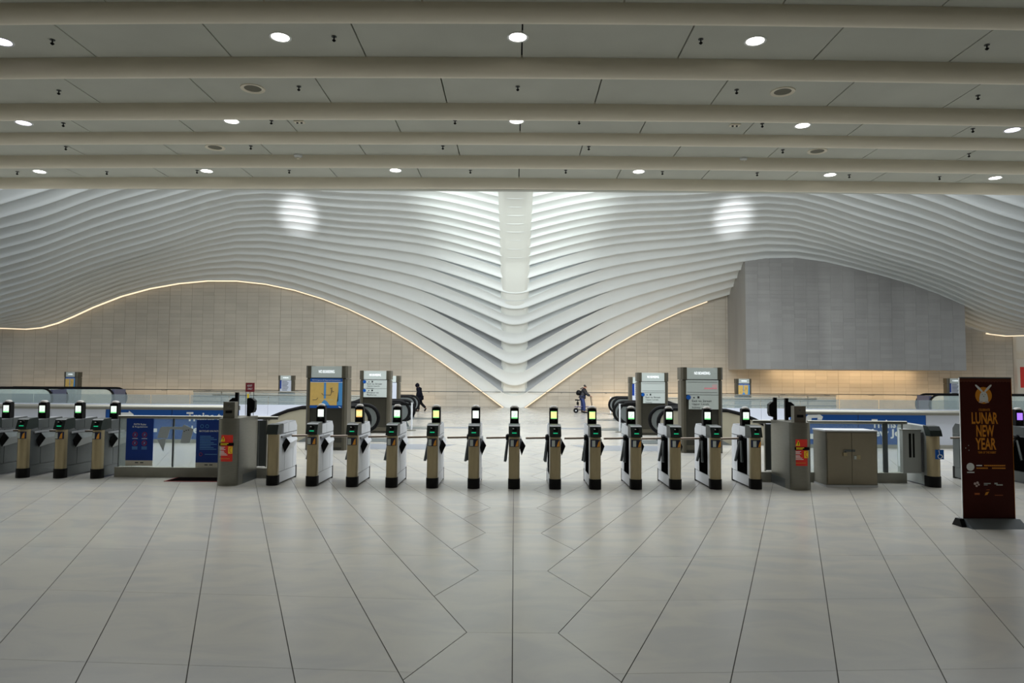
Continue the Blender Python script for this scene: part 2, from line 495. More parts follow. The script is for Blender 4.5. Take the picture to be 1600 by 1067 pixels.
# ------------------------------------------------------------------ low ceiling over the mezzanine
H = EYE+3.1
cl = thing('ceiling', 'low grey panelled ceiling crossed by rounded pale beams', 'ceiling', kind='structure')
BY = [4.63, 5.62, 6.62, 7.75, 8.69, 9.60, 10.69]
BY = [3.82, 2.84] [::-1] + BY
def sag(x, y): return -0.00135*(6.77/max(y, 4.5))**1.5*x*x
XS = [-16+1.0*i for i in range(33)]
prof = [(0.0, 0.0), (0.02, -0.05), (0.055, -0.092), (0.10, -0.120), (0.15, -0.134), (0.195, -0.132), (0.225, -0.095), (0.235, -0.045), (0.24, 0.0)]
for k, y in enumerate(BY):
    ds = {5.62: 0.68, 8.69: 0.72}.get(y, 0.96)
    rows = [[(x, y+dy, H+dz*ds+0.02*(i in (0, len(prof)-1))+sag(x, y)) for i, (dy, dz) in enumerate(prof)] for x in XS]
    mb = MB(); mb.grid(rows, flip=True)
    mb.build('ceiling_beam', M_cbeam, cl, smooth=60)
slab = MB(); slab.box(-18, 18, -6, 11.2, H+0.16, H+0.5)
slab.build('ceiling_slab', M_darkgap, cl)
# edge fascia above the last beam
MB().box(-18, 18, 11.19, 11.3, H-0.05, H+1.2).build('edge_fascia', M_cpanel, cl)
for bi in range(len(BY)-1):
    y0, y1 = BY[bi]+0.22, BY[bi+1]+0.02
    odd = (len(BY)-2-bi) % 2 == 0          # the farthest bay has a joint on the axis
    xs = [0.0] if odd else []
    a = 1.5 if odd else 0.83
    pos = []
    while a < 15.5: pos.append(a); a += 1.3
    xs = [0.05+v for v in ([-v for v in pos[::-1]]+xs+pos)]
    for x0, x1 in zip(xs[:-1], xs[1:]):
        if max(abs(x0), abs(x1)) > 0.80*y1+2.5: continue
        g_ = 0.007
        mb = MB()
        vs = []
        for (x, y) in ((x0+g_, y0), (x1-g_, y0), (x1-g_, y1), (x0+g_, y1)):
            vs.append((x, y, H+sag(x, y)))
        for (x, y) in ((x0+g_, y0), (x1-g_, y0), (x1-g_, y1), (x0+g_, y1)):
            vs.append((x, y, H+0.09))
        mb.add(vs, [(0, 3, 2, 1), (4, 5, 6, 7), (0, 1, 5, 4), (1, 2, 6, 5), (2, 3, 7, 6), (3, 0, 4, 7)])
        mb.build('ceiling_panel', M_cpanel, cl)
# walls that close the mezzanine outside the frame
for s, nm in ((-1, 'wall_left'), (1, 'wall_right')):
    x0, x1 = sorted((s*17.6, s*18.0))
    tag(MB().box(x0, x1, -6, 11.2, -0.3, H+0.4).build(nm, M_cbeam), 'pale side wall closing the low hall at its %s end' % ('left' if s < 0 else 'right'), 'wall', kind='structure')
tag(MB().box(-18, 18, -6.4, -6.0, -0.3, H+0.4).build('wall_front', M_cbeam), 'pale wall closing the low hall behind the viewpoint', 'wall', kind='structure')

def ceil_at(px, py):
    p = atz(px, py, H)
    for _ in range(4): p = atz(px, py, H+sag(p.x, p.y))
    return p
# downlights
dl_trim = MB().lathe([(0.078, 0.02), (0.078, -0.002), (0.098, -0.006), (0.10, 0.0), (0.10, 0.02)], n=20)
def disc_mesh(r, z, n=20):
    mb = MB(); mb.poly([(r*math.cos(-2*math.pi*k/n), r*math.sin(-2*math.pi*k/n), z) for k in range(n)]); return mb
me_trim = dl_trim.mesh('trim_ring', M_txt); me_lens = disc_mesh(0.079, -0.003).mesh('lamp_lens', M_lamp)
me_lensv = disc_mesh(0.079, -0.003).mesh('lamp_lens', M_lampv)
DL = [('nearest lit', [(3, 65, 1), (438, 58, 0), (809, 58, 0), (1180, 64, 0)]),
      ('middle lit', [(37, 192, 1), (362, 189, 0), (807, 189, 0), (1254, 196, 0), (1582, 203, 1)]),
      ('farthest lit', [(62, 268, 0), (323, 267, 0), (618, 266, 0), (998, 268, 0), (1297, 273, 0), (1555, 278, 0)])]
for rown, row in DL:
    for k, (px, py, v) in enumerate(row):
        p = ceil_at(px, py)
        t = thing('downlight', 'glowing round downlight, %s from the left in the %s ceiling bay' % (ORD[k], rown), 'downlight', p, group='lit downlights in the low ceiling')
        link('trim_ring', me_trim, t); link('lamp_lens', me_lensv if v else me_lens, t)
        l = bpy.data.lights.new('downlight_lamp', 'SPOT'); l.energy = 36; l.spot_size = math.radians(110); l.spot_blend = 0.8
        l.shadow_soft_size = 0.06; l.color = (1.0, 0.97, 0.90)
        o = bpy.data.objects.new('downlight_lamp', l); COL.objects.link(o); o.parent = t; o.location = (0, 0, -0.05)
# lamps of the same kind continue over the floor behind the viewpoint
for nx_, x in enumerate((-6, -2.2, 2.2, 6)):
    for ny_, y in enumerate((0.5, 3.3)):
        t = thing('downlight', 'glowing round downlight above the viewpoint, %s from the left in the %s row' % (ORD[nx_], ('rear', 'front')[ny_]), 'downlight', (x, y, H+sag(x, y)), group='downlights above the viewpoint')
        link('trim_ring', me_trim, t); link('lamp_lens', me_lens, t)
        l = bpy.data.lights.new('downlight_lamp', 'SPOT'); l.energy = 18; l.spot_size = math.radians(110); l.spot_blend = 0.8
        l.shadow_soft_size = 0.06; l.color = (1.0, 0.97, 0.90)
        o = bpy.data.objects.new('downlight_lamp', l); COL.objects.link(o); o.parent = t; o.location = (0, 0, -0.05)
# round grey speakers
for nm, px, py in (('left one in the second bay', 395, 138), ('right one in the second bay', 1223, 143), ('left one in the fourth bay', 336, 230), ('right one in the fourth bay', 1277, 236)):
    p = ceil_at(px, py)
    t = thing('ceiling_speaker', 'round white-rimmed grey ceiling speaker, ' + nm, 'speaker', p, group='ceiling speakers')
    link('rim', cached('spk_rim', lambda: MB().lathe([(0.09, 0.02), (0.09, -0.004), (0.125, -0.010), (0.13, 0.0), (0.13, 0.02)], n=22).mesh('rim', M_cbeam)), t)
    link('grille', cached('spk_gr', lambda: disc_mesh(0.091, -0.002, 22).mesh('grille', mat('speaker_grille', rgb(112, 110, 96), 0.8))), t)
# smoke detectors and junction plates
for nm, px, py in (('left of the middle', 466, 242), ('right of the middle', 1161, 247)):
    p = ceil_at(px, py)
    t = thing('smoke_detector', 'small round white smoke detector under the fourth bay, ' + nm, 'detector', p)
    link('base', cached('smk', lambda: MB().lathe([(0.06, 0.02), (0.06, -0.02), (0.045, -0.035), (0.0, -0.04)], n=14).mesh('base', M_txt, True)), t)
    link('sensor_cap', cached('smk2', lambda: MB().lathe([(0.025, -0.03), (0.02, -0.055), (0.0, -0.058)], n=10).mesh('sensor_cap', M_cbeam, True)), t)
for nm, px, py in (('left', 468, 190), ('right', 1148, 195)):
    p = ceil_at(px, py)
    t = thing('ceiling_sensor', 'small white two-lens sensor plate in the third bay, %s half' % nm, 'sensor', p)
    link('plate', cached('snp', lambda: MB().box(-0.06, 0.06, -0.04, 0.04, -0.012, 0.01).mesh('plate', M_cbeam)), t)
    for sx in (-0.025, 0.025):
        link('lens', cached('snl', lambda: MB().lathe([(0.014, -0.01), (0.012, -0.024), (0.0, -0.026)], n=8).mesh('lens', M_txtd, True)), t, (sx, 0, 0))
# sprinklers
SPK = [('nearest', [(82, 62), (522, 57), (1095, 61), (1542, 70)]), ('second', [(92, 141), (467, 135), (809, 135), (1151, 140), (1528, 149)]),
       ('third', [(99, 192), (424, 188), (711, 188), (905, 188), (1191, 193), (1520, 201)]), ('fourth', [(103, 229), (392, 228), (692, 228), (920, 229), (1223, 234), (1514, 240)]),
       ('fifth', [(27, 268), (167, 268), (308, 266), (452, 266), (735, 266), (884, 266), (1035, 268), (1183, 270), (1327, 273), (1468, 276)])]
me_stem = MB().lathe([(0.024, 0.01), (0.024, -0.005), (0.007, -0.006), (0.007, -0.035)], n=10).mesh('stem', M_txtd)
me_defl = MB().lathe([(0.005, -0.03), (0.017, -0.034), (0.017, -0.040), (0.006, -0.050)], n=10).mesh('deflector', M_black)
for rown, row in SPK:
    for k, (px, py) in enumerate(row):
        p = ceil_at(px, py)
        t = thing('sprinkler', 'small dark sprinkler head, %s from the left in the %s ceiling bay' % (ORD[k], rown), 'sprinkler', p, group='ceiling sprinklers')
        link('stem', me_stem, t); link('deflector', me_defl, t)

# ------------------------------------------------------------------ ribbed vault
YW = 47.5
KA = [24, 150, 284, 429, 544, 654, 739, 804, 1000]
I = list(range(-4, 17))
y24 = {0:307.6,1:320.5,2:334,3:347,4:359.6,5:372,6:386,7:399.5,8:413,9:433,10:454,11:477.5,12:501.5,13:531,14:561,15:594,16:631,-1:294,-2:280,-3:266,-4:252}
l284 = [300,311,323,333,344,354.5,366,379,392,405,419,433.5,447,461,472]
y284 = {i: l284[i-2] for i in range(2, 17)}; y284.update({1:289,0:278,-1:267,-2:256,-3:245,-4:234})
y429 = {i: 304+(438.5-304)/13*(i-3) for i in range(3, 17)}; y429.update({2:292.5,1:280,0:267,-1:254,-2:241,-3:228,-4:215})
l544 = [308,322,335,346.5,357.5,369,379,387,394.5,402,409,417,424,431,439,445]
y544 = {i: l544[i-1] for i in range(1, 17)}; y544.update({0:293,-1:278,-2:262.5,-3:247,-4:231})
l739 = [300,322,340,356,371,385.5,398.5,410,421.5,432.5,442.5,452.5,461.5,470,477.5,484.5,491.5,498.5,505,511]
y739 = {i: l739[i+3] for i in range(-3, 17)}; y739[-4] = 276
l804 = [319.5,340.7,357,374,389,404,418,429,441,452,462.5,473,482,490.5,497,502,506,509,511,512]
y804 = {i: l804[i+3] for i in range(-3, 17)}; y804[-4] = 297
def spline(xs, ys):
    # natural cubic
    n = len(xs); A = np.zeros((n, n)); r = np.zeros(n); A[0, 0] = A[-1, -1] = 1
    for i in range(1, n-1):
        h0, h1 = xs[i]-xs[i-1], xs[i+1]-xs[i]
        A[i, i-1] = h0; A[i, i] = 2*(h0+h1); A[i, i+1] = h1
        r[i] = 6*((ys[i+1]-ys[i])/h1-(ys[i]-ys[i-1])/h0)
    M = np.linalg.solve(A, r)
    def f(x):
        i = min(max(int(np.searchsorted(xs, x))-1, 0), n-2); h = xs[i+1]-xs[i]; a = xs[i+1]-x; b = x-xs[i]
        return M[i]*a**3/(6*h)+M[i+1]*b**3/(6*h)+(ys[i]/h-M[i]*h/6)*a+(ys[i+1]/h-M[i+1]*h/6)*b
    return f
RY = {i: 47.0-0.8*(16-i) for i in I}
RS = {}
for i in I:
    ys = [y24[i], y24[i]+(y284[i]-y24[i])*126/260-10, y284[i], y429[i], y544[i], y544[i]+(y739[i]-y544[i])*0.564-(6 if i > 8 else 4), y739[i], y804[i], y804[i]+(514-y804[i])*0.35]
    if i == 16: ys[1] = 541; ys[5] = 477
    fs = spline(KA, ys); s24 = fs(25)-fs(24)
    RS[i] = (lambda a, fs=fs, s24=s24, y0=ys[0]: fs(a) if a >= 20 else fs(20)+s24*(a*a-400)/40.0)
SA = [0, 5, 10, 15, 20, 26, 34, 44, 56, 70, 86, 105, 128, 155, 185, 220, 260, 300, 345, 390, 435, 480, 525, 570, 615, 660, 690, 715, 740, 765, 804, 860, 920, 1000]
def rib_xz(i, a):
    p = at(804-a, RS[i](a), RY[i]); p0 = at(804, 593, RY[i])
    return p0.x-p.x, p.z        # distance from the axis, height
def rib_curve(i):
    half = [rib_xz(i, a) for a in SA]
    return half
GAPF = {9: .25, 10: .36, 11: .43, 12: .43, 13: .43, 14: .43, 15: .42, 16: .41}
def gapf(i, a): return 0.05 + (GAPF.get(i, 0.10)-0.05)*max(0.0, 1-max(a-30, 0)/135.0)
vault = thing('ceiling', 'white ribbed vault of the great hall sweeping down to a central spine', 'vault', kind='structure')
RC = {i: rib_curve(i) for i in I}
def rib_top(i, k):
    a = SA[k]; yi, yp = RS[i](a), RS[i-1](a)
    h = (yi-yp)*RY[i]/F
    return RC[i][k][1] + h*(1-gapf(i, a))*1.0
def full(half):   # mirror
    return [(-x, z, k) for k, (x, z) in list(enumerate(half))[:0:-1]] + [(x, z, k) for k, (x, z) in enumerate(half)]
def gap_of(i, a):
    w = {9: 90, 10: 110, 11: 125, 12: 130, 13: 132, 14: 132, 15: 130, 16: 150}.get(i, 60)
    return {9: .25, 10: .36, 11: .43, 12: .42, 13: .42, 14: .42, 15: .41, 16: .41}.get(i, 0.0)*max(0.0, 1-max(a-24, 0)/w)
def rib_top(i, k):
    a = SA[k]; g = gap_of(i, a)
    z = RC[i][k][1]
    zp = float(np.interp(RC[i][k][0], [q[0] for q in RC[i-1]], [q[1] for q in RC[i-1]]))
    f = 1-g
    yt = RY[i]+(RY[i-1]+0.20-RY[i])*f
    # what the eye sees at fraction f between the two lower edges
    s0, s1 = (z-EYE)/RY[i], (zp-EYE)/RY[i-1]
    zt = EYE+(s0+(s1-s0)*f)*yt
    if g == 0: zt += 0.05
    return yt, zt, zp
for i in I[1:]:
    rows, inf = [], []
    for (x, z, k) in full(RC[i]):
        yt, zt, zp = rib_top(i, k); Y = RY[i]; dy, dz = yt-Y, zt-z
        r = min(0.10, 0.25*dz+0.02)
        row = [(x, Y+0.40, z+0.12), (x, Y+0.10, z+0.02), (x, Y+0.04, z), (x, Y-0.01, z+0.25*r), (x, Y-0.03, z+r)]
        for t, sc in ((0.3, 0.05), (0.55, 0.06), (0.8, 0.04), (1.0, 0.0)):
            row.append((x, Y-0.03+(dy+0.03)*t+sc, z+r+(dz-r)*t+sc*0.3))
        row.append((x, yt+0.30, zt+0.0))
        rows.append(row)
        inf.append([(x, yt+0.28, zt-0.02), (x, max(yt+0.34, RY[i-1]+0.40), max(zp+0.12, zt+0.02))])
    mb = MB(); mb.grid(rows, flip=True)
    mb.build('rib', M_white, vault, smooth=50)
    mb = MB(); mb.grid(inf)
    mb.build('infill', M_gapglass if i >= 14 else M_gaplight if i >= 11 else M_infill, vault)
# spine
spx = [-0.86, -0.85, -0.82, -0.72, -0.5, -0.25, 0, 0.25, 0.5, 0.72, 0.82, 0.85, 0.86]
rows = []
for i in np.arange(-4, 16.01, 0.5):
    i0 = int(math.floor(i)); t = i-i0
    ya = RY[i0]*(1-t)+RY[min(i0+1, 16)]*t
    za = RC[i0][4][1]*(1-t)+RC[min(i0+1, 16)][4][1]*t
    off = -0.20 + 0.36*min(max((i-8.5)/5.0, 0), 1) + (0.08 if t else 0.0)
    row = []
    for x in spx:
        u = abs(x)/0.86
        y = ya+off+ (0.20*u**2 if u < 0.93 else 0.35+ (0.9 if u > 0.995 else 0.0))
        row.append((x, y, za))
    rows.append(row)
mb = MB(); mb.grid(rows, flip=False)
# foot of the spine
i16 = RC[16][0]
mb.build('spine', mat('spine_paint', rgb(222, 224, 218), 0.45), vault, smooth=45)
# small mullions seen in the gaps beside the spine
for i in range(8, 13):
    for s in (-1, 1):
        for dx in (1.02, 1.28):
            zt = np.interp(dx, [q[0] for q in RC[i]], [rib_top(i, k)[1] for k in range(len(SA))])
            zb = np.interp(dx, [q[0] for q in RC[i-1]], [q[1] for q in RC[i-1]])
            mb = MB(); mb.box(s*dx-0.03, s*dx+0.03, RY[i]+0.1, RY[i]+0.16, zt-0.1, zb+0.15)
            mb.build('mullion', M_gapglass, vault)
# pointed white foot plate below the lowest rib, in front of the back wall
foot = MB()
tip = [rib_xz(16, a) for a in (0, 10, 20, 34, 56, 86)]
pts = [(-x, z) for x, z in tip[::-1]]+[(x, z) for x, z in tip[1:]]
top = [(tip[-1][0], tip[-1][1]+0.5), (-tip[-1][0], tip[-1][1]+0.5)]
foot.prism(pts+top, 47.05, 47.30, 'y')
foot.build('foot_plate', M_white, vault)
# warm light strip along the outer edge where the vault meets the wall
def strip(alist, s):
    pts = []
    for a in alist:
        x, z = rib_xz(16, a); pts.append((s*x, 47.16, z-0.015))
    return pts
seg_l = strip(SA[2:], -1)
seg_r = strip([a for a in SA[2:] if a <= 330], 1)
seg_r2 = strip([735, 765, 804, 860], 1)
for sg in (seg_l, seg_r, seg_r2):
    MB().tube(sg, 0.052, 6).build('light_strip', M_strip, vault)

# ------------------------------------------------------------------ back wall of marble panels
bw = thing('wall_back', 'tall marble-tiled end wall under the arches of the vault', 'wall', kind='structure')
MB().box(-42, 33.6, YW+0.012, YW+0.4, -0.3, 11).build('wall_core', M_wallback, bw)
TW, TH = 0.7535, 0.2465
px0 = -23.42-7.535*3
for n in range(12):
    xa = px0+7.535*n
    mb = MB()
    for c in range(10):
        x0 = xa+c*TW+0.007; x1 = x0+TW-0.012
        if c == 0: x0 += 0.014
        if x0 > 33.5: continue
        x1 = min(x1, 33.55)
        for r in range(38):
            if random.random() < 0.0: continue
            z0 = r*TH; jit = random.uniform(-0.002, 0.002)
            vs = [(x0, YW+jit, z0+0.005), (x1, YW+jit, z0+0.005), (x1, YW+jit, z0+TH-0.006), (x0, YW+jit, z0+TH-0.006)]
            vs += [(x, YW+0.012, z) for x, y, z in vs]
            mb.add(vs, [(0, 1, 2, 3), (0, 4, 5, 1), (1, 5, 6, 2), (2, 6, 7, 3), (3, 7, 4, 0)])
    if mb.f: mb.build('wall_panel', M_wall, bw)
# handrail along the foot of the wall
hr = thing('handrail', 'thin grey handrail running along the foot of the marble wall', 'handrail', (0, 46.7, 0))
MB().tube([(-36, 0, 1.03), (33, 0, 1.03)], 0.022, 8).build('rail', M_sided, hr)
for n in range(24):
    MB().tube([(-35.2+n*2.95, 0, 1.02), (-35.2+n*2.95, 0.1, 0.97), (-35.2+n*2.95, 0.80, 0.97)], 0.012, 6).build('bracket', M_sided, hr)
# stone bulkhead on the right
BKX0, BKX1, BKY, BKZ = 14.4, 28.05, 43.8, at(1370, 578, 43.8).z
bk = thing('wall_bulkhead', 'grey stone bulkhead box hung on the right half of the back wall', 'wall', (0, 0, 0), kind='structure')
def ztop(x):
    return np.interp(x, [q[0] for q in RC[12]], [q[1] for q in RC[12]])
poly = [(BKX0, BKZ), (BKX1, BKZ)]+[(x, ztop(x)+0.08) for x in np.linspace(BKX1, BKX0, 15)]
MB().prism(poly, BKY+0.012, YW-0.02, 'y').build('box_core', M_bulk, bk)
mb = MB()
nx = int((BKX1-BKX0)/TW); tw = (BKX1-BKX0)/nx
for c in range(nx):
    x0 = BKX0+c*tw+0.006; x1 = x0+tw-0.012
    for r in range(40):
        z0 = BKZ+r*TH+0.005; z1 = z0+TH-0.011
        zt = min(ztop(x0), ztop(x1))+0.10
        if z0 >= zt: break
        z1 = min(z1, zt)
        vs = [(x0, BKY, z0), (x1, BKY, z0), (x1, BKY, z1), (x0, BKY, z1)]; vs += [(x, BKY+0.012, z) for x, y, z in vs]
        mb.add(vs, [(0, 1, 2, 3), (0, 4, 5, 1), (1, 5, 6, 2), (2, 6, 7, 3), (3, 7, 4, 0)])
mb.build('stone_facing', M_bulk, bk)
# corridor with cream columns beyond the right end of the wall
tag(MB().box(33.6, 46, 52, 52.3, -0.3, 9).build('wall_corridor', M_column), 'cream wall at the far end of the right-hand side corridor', 'wall', kind='structure')
for k, x in enumerate((33.95, 35.4, 37.0)):
    t = thing('corridor_column', 'cream column %s the marble wall at the right edge' % ('touching the end of', 'one bay past', 'two bays past')[k], 'column', (x, 48.2, 0))
    MB().prism([(-0.16, -0.3), (0.16, -0.3), (0.22, 0), (0.16, 0.3), (-0.16, 0.3), (-0.22, 0)], 0, 8.0, 'z').build('shaft', M_column, t)
    MB().box(0.05, 1.6, -0.1, 0.1, 3.5, 4.0).build('cross_beam', M_column, t)
    MB().box(-0.24, 0.24, -0.32, 0.32, 0.0, 0.25).build('base', M_column, t)
p = at(1597, 574, 48.0)
t = thing('red_placard', 'red upright poster between cream columns at the right edge', 'poster', (p.x, 47.7, 0))
MB().box(-0.34, 0.40, -0.02, 0.02, 1.55, 2.95).build('face', M_red, t)
MB().box(-0.03, 0.03, 0.02, 0.06, 0, 2.9).build('post', M_steel, t)
MB().box(-0.05, 0.2, -0.03, -0.02, 2.0, 2.5).build('print', M_yellow, t)
# ================================================================== turnstiles
TWD, TL = 0.188, 1.12          # cabinet width and length
hw = TWD/2
def arc_poly(w, y0, depth, yback, n=10):
    pts = []
    for k in range(n+1):
        a = math.pi + math.pi*k/n
        pts.append((w*math.cos(a), y0+depth+depth*math.sin(a)))
    return pts+[(w, yback), (-w, yback)]
def t_body():
    prof = [(0.10, 0.02), (0.10, 0.98), (0.20, 1.035), (1.03, 1.065), (TL, 0.97), (TL, 0.02)]
    return MB().prism(prof, -hw+0.008, hw-0.008, 'x')
def t_panels(s):
    # raised sheet panels on one side, seams left between them
    mb = MB(); x0, x1 = (hw-0.008, hw) if s > 0 else (-hw, -hw+0.008)
    g = 0.006
    for poly in ([(0.34, 0.87+g), (0.34, 1.033), (0.62, 1.045), (0.62, 0.87+g)], [(0.62+2*g, 0.87+g), (0.62+2*g, 1.045), (1.02, 1.058), (1.11, 0.965), (1.11, 0.87+g)],
                 [(0.13, 0.22), (0.13, 0.86), (0.42, 0.86), (0.42, 0.22)] if s > 0 else [(0.13, 0.22), (0.13, 0.86), (0.24, 0.86), (0.24, 0.22)],
                 [(0.42+2*g, 0.22), (0.42+2*g, 0.86), (0.90, 0.86), (0.90, 0.22)] if s > 0 else [(0.80, 0.22), (0.80, 0.86), (0.90, 0.86), (0.90, 0.22)],
                 [(0.90+2*g, 0.22), (0.90+2*g, 0.86), (1.11, 0.86), (1.11, 0.22)],
                 [(0.13, 0.03), (0.13, 0.21), (1.07, 0.21), (1.07, 0.03)]):
        mb.prism(poly, x0, x1, 'x')
    return mb
def t_pod():
    a = [(hw, 0.30, 0.67), (hw+0.045, 0.36, 0.795), (hw+0.105, 0.40, 0.695), (hw+0.035, 0.33, 0.535)]
    b = [(hw-0.01, 0.98, 0.70), (hw+0.02, 0.98, 0.80), (hw+0.055, 0.98, 0.72), (hw+0.01, 0.98, 0.60)]
    mb = MB(); mb.add(a+b, [(1, 2, 6, 5), (2, 3, 7, 6), (0, 1, 5, 4), (3, 0, 4, 7), (4, 5, 6, 7), (0, 3, 2, 1)], 0)
    return mb
def t_podcap():
    a = [(hw, 0.30, 0.67), (hw+0.045, 0.36, 0.795), (hw+0.105, 0.40, 0.695), (hw+0.035, 0.33, 0.535)]
    f = [(x-0.002, y-0.012, z) for x, y, z in a]
    mb = MB(); mb.add(f+a, [(0, 3, 2, 1), (0, 1, 5, 4), (1, 2, 6, 5), (2, 3, 7, 6), (3, 0, 4, 7)])
    return mb
def t_arms():
    hub = Vector((-hw-0.015, 0.52, 0.83)); out = []
    out.append(([hub, hub+Vector((-0.10, 0, -0.005)), hub+Vector((-0.388, 0, -0.012))], 0.019))
    out.append(([hub, hub+Vector((-0.012, 0.05, -0.08)), hub+Vector((-0.045, 0.19, -0.42))], 0.024))
    out.append(([hub, hub+Vector((-0.012, -0.05, -0.08)), hub+Vector((-0.050, -0.20, -0.40))], 0.024))
    return out
def validator(parent, scr, loc, dark=False):
    head = MB()
    prof = [(0.0, 0.94), (-0.012, 1.03), (-0.02, 1.10), (-0.012, 1.335), (0.03, 1.36), (0.09, 1.35), (0.10, 1.10), (0.085, 0.94)]
    head.prism(prof, -0.076, 0.076, 'x')
    v = link('validator', cached('val_body', lambda: head.mesh('validator', M_black)), parent, loc)
    link('dome', cached('val_dome', lambda: MB().lathe([(0.066, 0), (0.062, 0.02), (0.045, 0.036), (0.0, 0.042)], (0, 0.04, 1.352), 14).mesh('dome', mat('grey_dome', rgb(168, 164, 158), 0.5), True)), v)
    def scrmesh():
        mb = MB(); mm = {'w': [M_scr_w, M_scr_g], 'y': [M_scr_y, M_scr_g], 'g': [M_scr_w, M_scr_g], 'o': [M_scr_y, M_scr_o], 'v': [M_scr_v, M_scr_v]}[scr]
        y = -0.0195
        x0, x1, z0, z1 = -0.053, 0.053, 1.160, 1.292
        def q(a, b, c, d, m, e=0.0): mb.add([(a, y-e-(0.0), c), (b, y-e, c), (b, y-e, d), (a, y-e, d)], [(0, 1, 2, 3)], m)
        q(x0, x1, z0, z1, 0)
        if scr in 'ygo': q(x0, x1, z0, z0+(0.022 if scr != 'y' else 0.012), 1, 0.0006)
        if scr == 'y': q(x0, x1, z1-0.008, z1, 1, 0.0006)
        if scr == 'o': q(x0, x1, z1-0.02, z1, 1, 0.0006)
        if scr in 'go':
            mb.tube([(-0.022, y-0.001, 1.205), (-0.012, y-0.001, 1.198), (0.028, y-0.001, 1.25)], 0.004, 4, 1)
            mb.tube([(-0.03+0.0, y-0.001, 1.235), (-0.01, y-0.001, 1.262), (0.02, y-0.001, 1.262)], 0.003, 4, 1)
        return mb.mesh('lit_screen', mm)
    link('lit_screen', cached('scr'+scr, scrmesh), v)
    link('sensor_slot', cached('val_slot', lambda: MB().box(-0.02, 0.02, -0.024, -0.018, 1.133, 1.139).mesh('sensor_slot', M_sided)), v)
    return v
def turnstile(label, loc, scr, group, first=False, side=None, rot=0.0):
    side = side or M_side
    t = thing('turnstile', label, 'turnstile', loc, rot, group)
    k = side.name
    link('cabinet', cached('cab'+k, lambda: t_body().mesh('cabinet', mat('seam_steel', rgb(96, 98, 100), 0.6))), t)
    for s in (-1, 1):
        if s < 0:
            link('side_panel', cached('sp%d' % s+k, lambda: t_panels(-1).mesh('side_panel', side)), t)
        else:
            link('side_panel', cached('sp%d' % s+k, lambda: t_panels(1).mesh('side_panel', side)), t)
    link('front_column', cached('fcol', lambda: MB().prism(arc_poly(hw, 0.012, 0.075, 0.135, 12), 0.17, 0.875, 'z').mesh('front_column', M_bronze, 50)), t)
    link('kick_plate', cached('kick', lambda: MB().prism(arc_poly(hw+0.008, 0.0, 0.08, 0.15, 12), 0.0, 0.17, 'z').mesh('kick_plate', M_rubber, 50)), t)
    link('rear_kick', cached('rkick', lambda: MB().box(-hw-0.004, hw+0.004, 1.075, TL+0.008, 0.0, 0.23).mesh('rear_kick', M_rubber)), t)
    hp = [(-0.004, 0.885), (0.01, 0.93), (0.055, 1.055), (0.10, 1.075), (0.33, 1.085), (0.33, 0.90), (0.14, 0.875)]
    if first: hp = [(-0.004, 0.875), (0.06, 1.04), (0.30, 1.05), (0.22, 0.875)]
    h = link('reader_housing', cached('house%d' % first, lambda: MB().prism(hp, -hw-0.003, hw+0.003, 'x').mesh('reader_housing', M_house)), t)
    if not first:
        link('sensor_ring', cached('ring', lambda: MB().lathe([(0.042, 0), (0.042, -0.012), (0.030, -0.014), (0.0, -0.012)], (0.004, 0, 0), 14, axis='y').mesh('sensor_ring', M_black, True)), h, (0, 0.037, 1.005))
        link('sensor_glint', cached('glint', lambda: MB().box(-0.03, -0.006, -0.018, -0.014, 0.0, 0.012).mesh('sensor_glint', M_txt)), h, (0.0, 0.036, 1.012))
        link('green_led', cached('led', lambda: MB().box(-0.038, 0.038, -0.006, 0.01, -0.007, 0.007).mesh('green_led', M_led)), h, (0, 0.012, 0.945))
        l = link('instruction_plate', cached('lab', lambda: MB().prism(arc_poly(hw-0.004, 0.004, 0.075, 0.02, 12)[:11] + [(hw-0.006, 0.09), (-hw+0.006, 0.09)], 0.71, 0.84, 'z').mesh('instruction_plate', M_navy)), t)
        link('white_print', cached('lab1', lambda: MB().box(-0.062, -0.01, 0.004, 0.02, 0.722, 0.825).mesh('white_print', M_panelg)), l, (0, -0.006, 0))
        link('orange_print', cached('lab2', lambda: MB().poly([(0.018, 0.016, 0.72), (0.07, 0.026, 0.72), (0.07, 0.026, 0.83), (0.045, 0.016, 0.80)]).mesh('orange_print', M_orange)), l, (0, -0.018, 0))
    p = link('side_pod', cached('pod'+k, lambda: t_pod().mesh('side_pod', side)), t)
    link('black_nose', cached('podcap', lambda: t_podcap().mesh('black_nose', M_black)), p)
    link('arm_stop', cached('stop', lambda: MB().box(hw, hw+0.03, 0.20, 0.75, 0.80, 0.835).mesh('arm_stop', mat('stop_grey', rgb(120, 122, 124), 0.5))), t)
    if not first:
        link('arm_recess', cached('rec', lambda: MB().box(-hw-0.002, -hw+0.002, 0.26, 0.78, 0.22, 0.85).mesh('arm_recess', M_recess)), t)
        hb = link('arm_hub', cached('hub', lambda: MB().lathe([(0.06, 0.02), (0.065, -0.03), (0.045, -0.055), (0.0, -0.06)], (-hw, 0.52, 0.83), 14, axis='x').mesh('arm_hub', M_black, True)), t)
        for n, (pts, r) in enumerate(t_arms()):
            link('tripod_arm', cached('arm%d' % n, lambda: MB().tube(pts, r, 8).mesh('tripod_arm', M_arm if n == 0 else M_sided, True)), t)
        validator(t, scr, (0, 0.58, 0))
    return t
def row_yy(x): return 12.0+0.011*x*x
scr_order = [None, 'w', 'o', 'g', 'y', 'w', 'g', 'y', 'y', 'g', 'g', 'g', 'g']
scr_words = {'w': 'blank white', 'o': 'yellow and green', 'g': 'white and green', 'y': 'pale yellow'}
PXC = [424, 486, 549, 611, 675, 740, 803.5, 868, 931, 995, 1057, 1120, 1183]
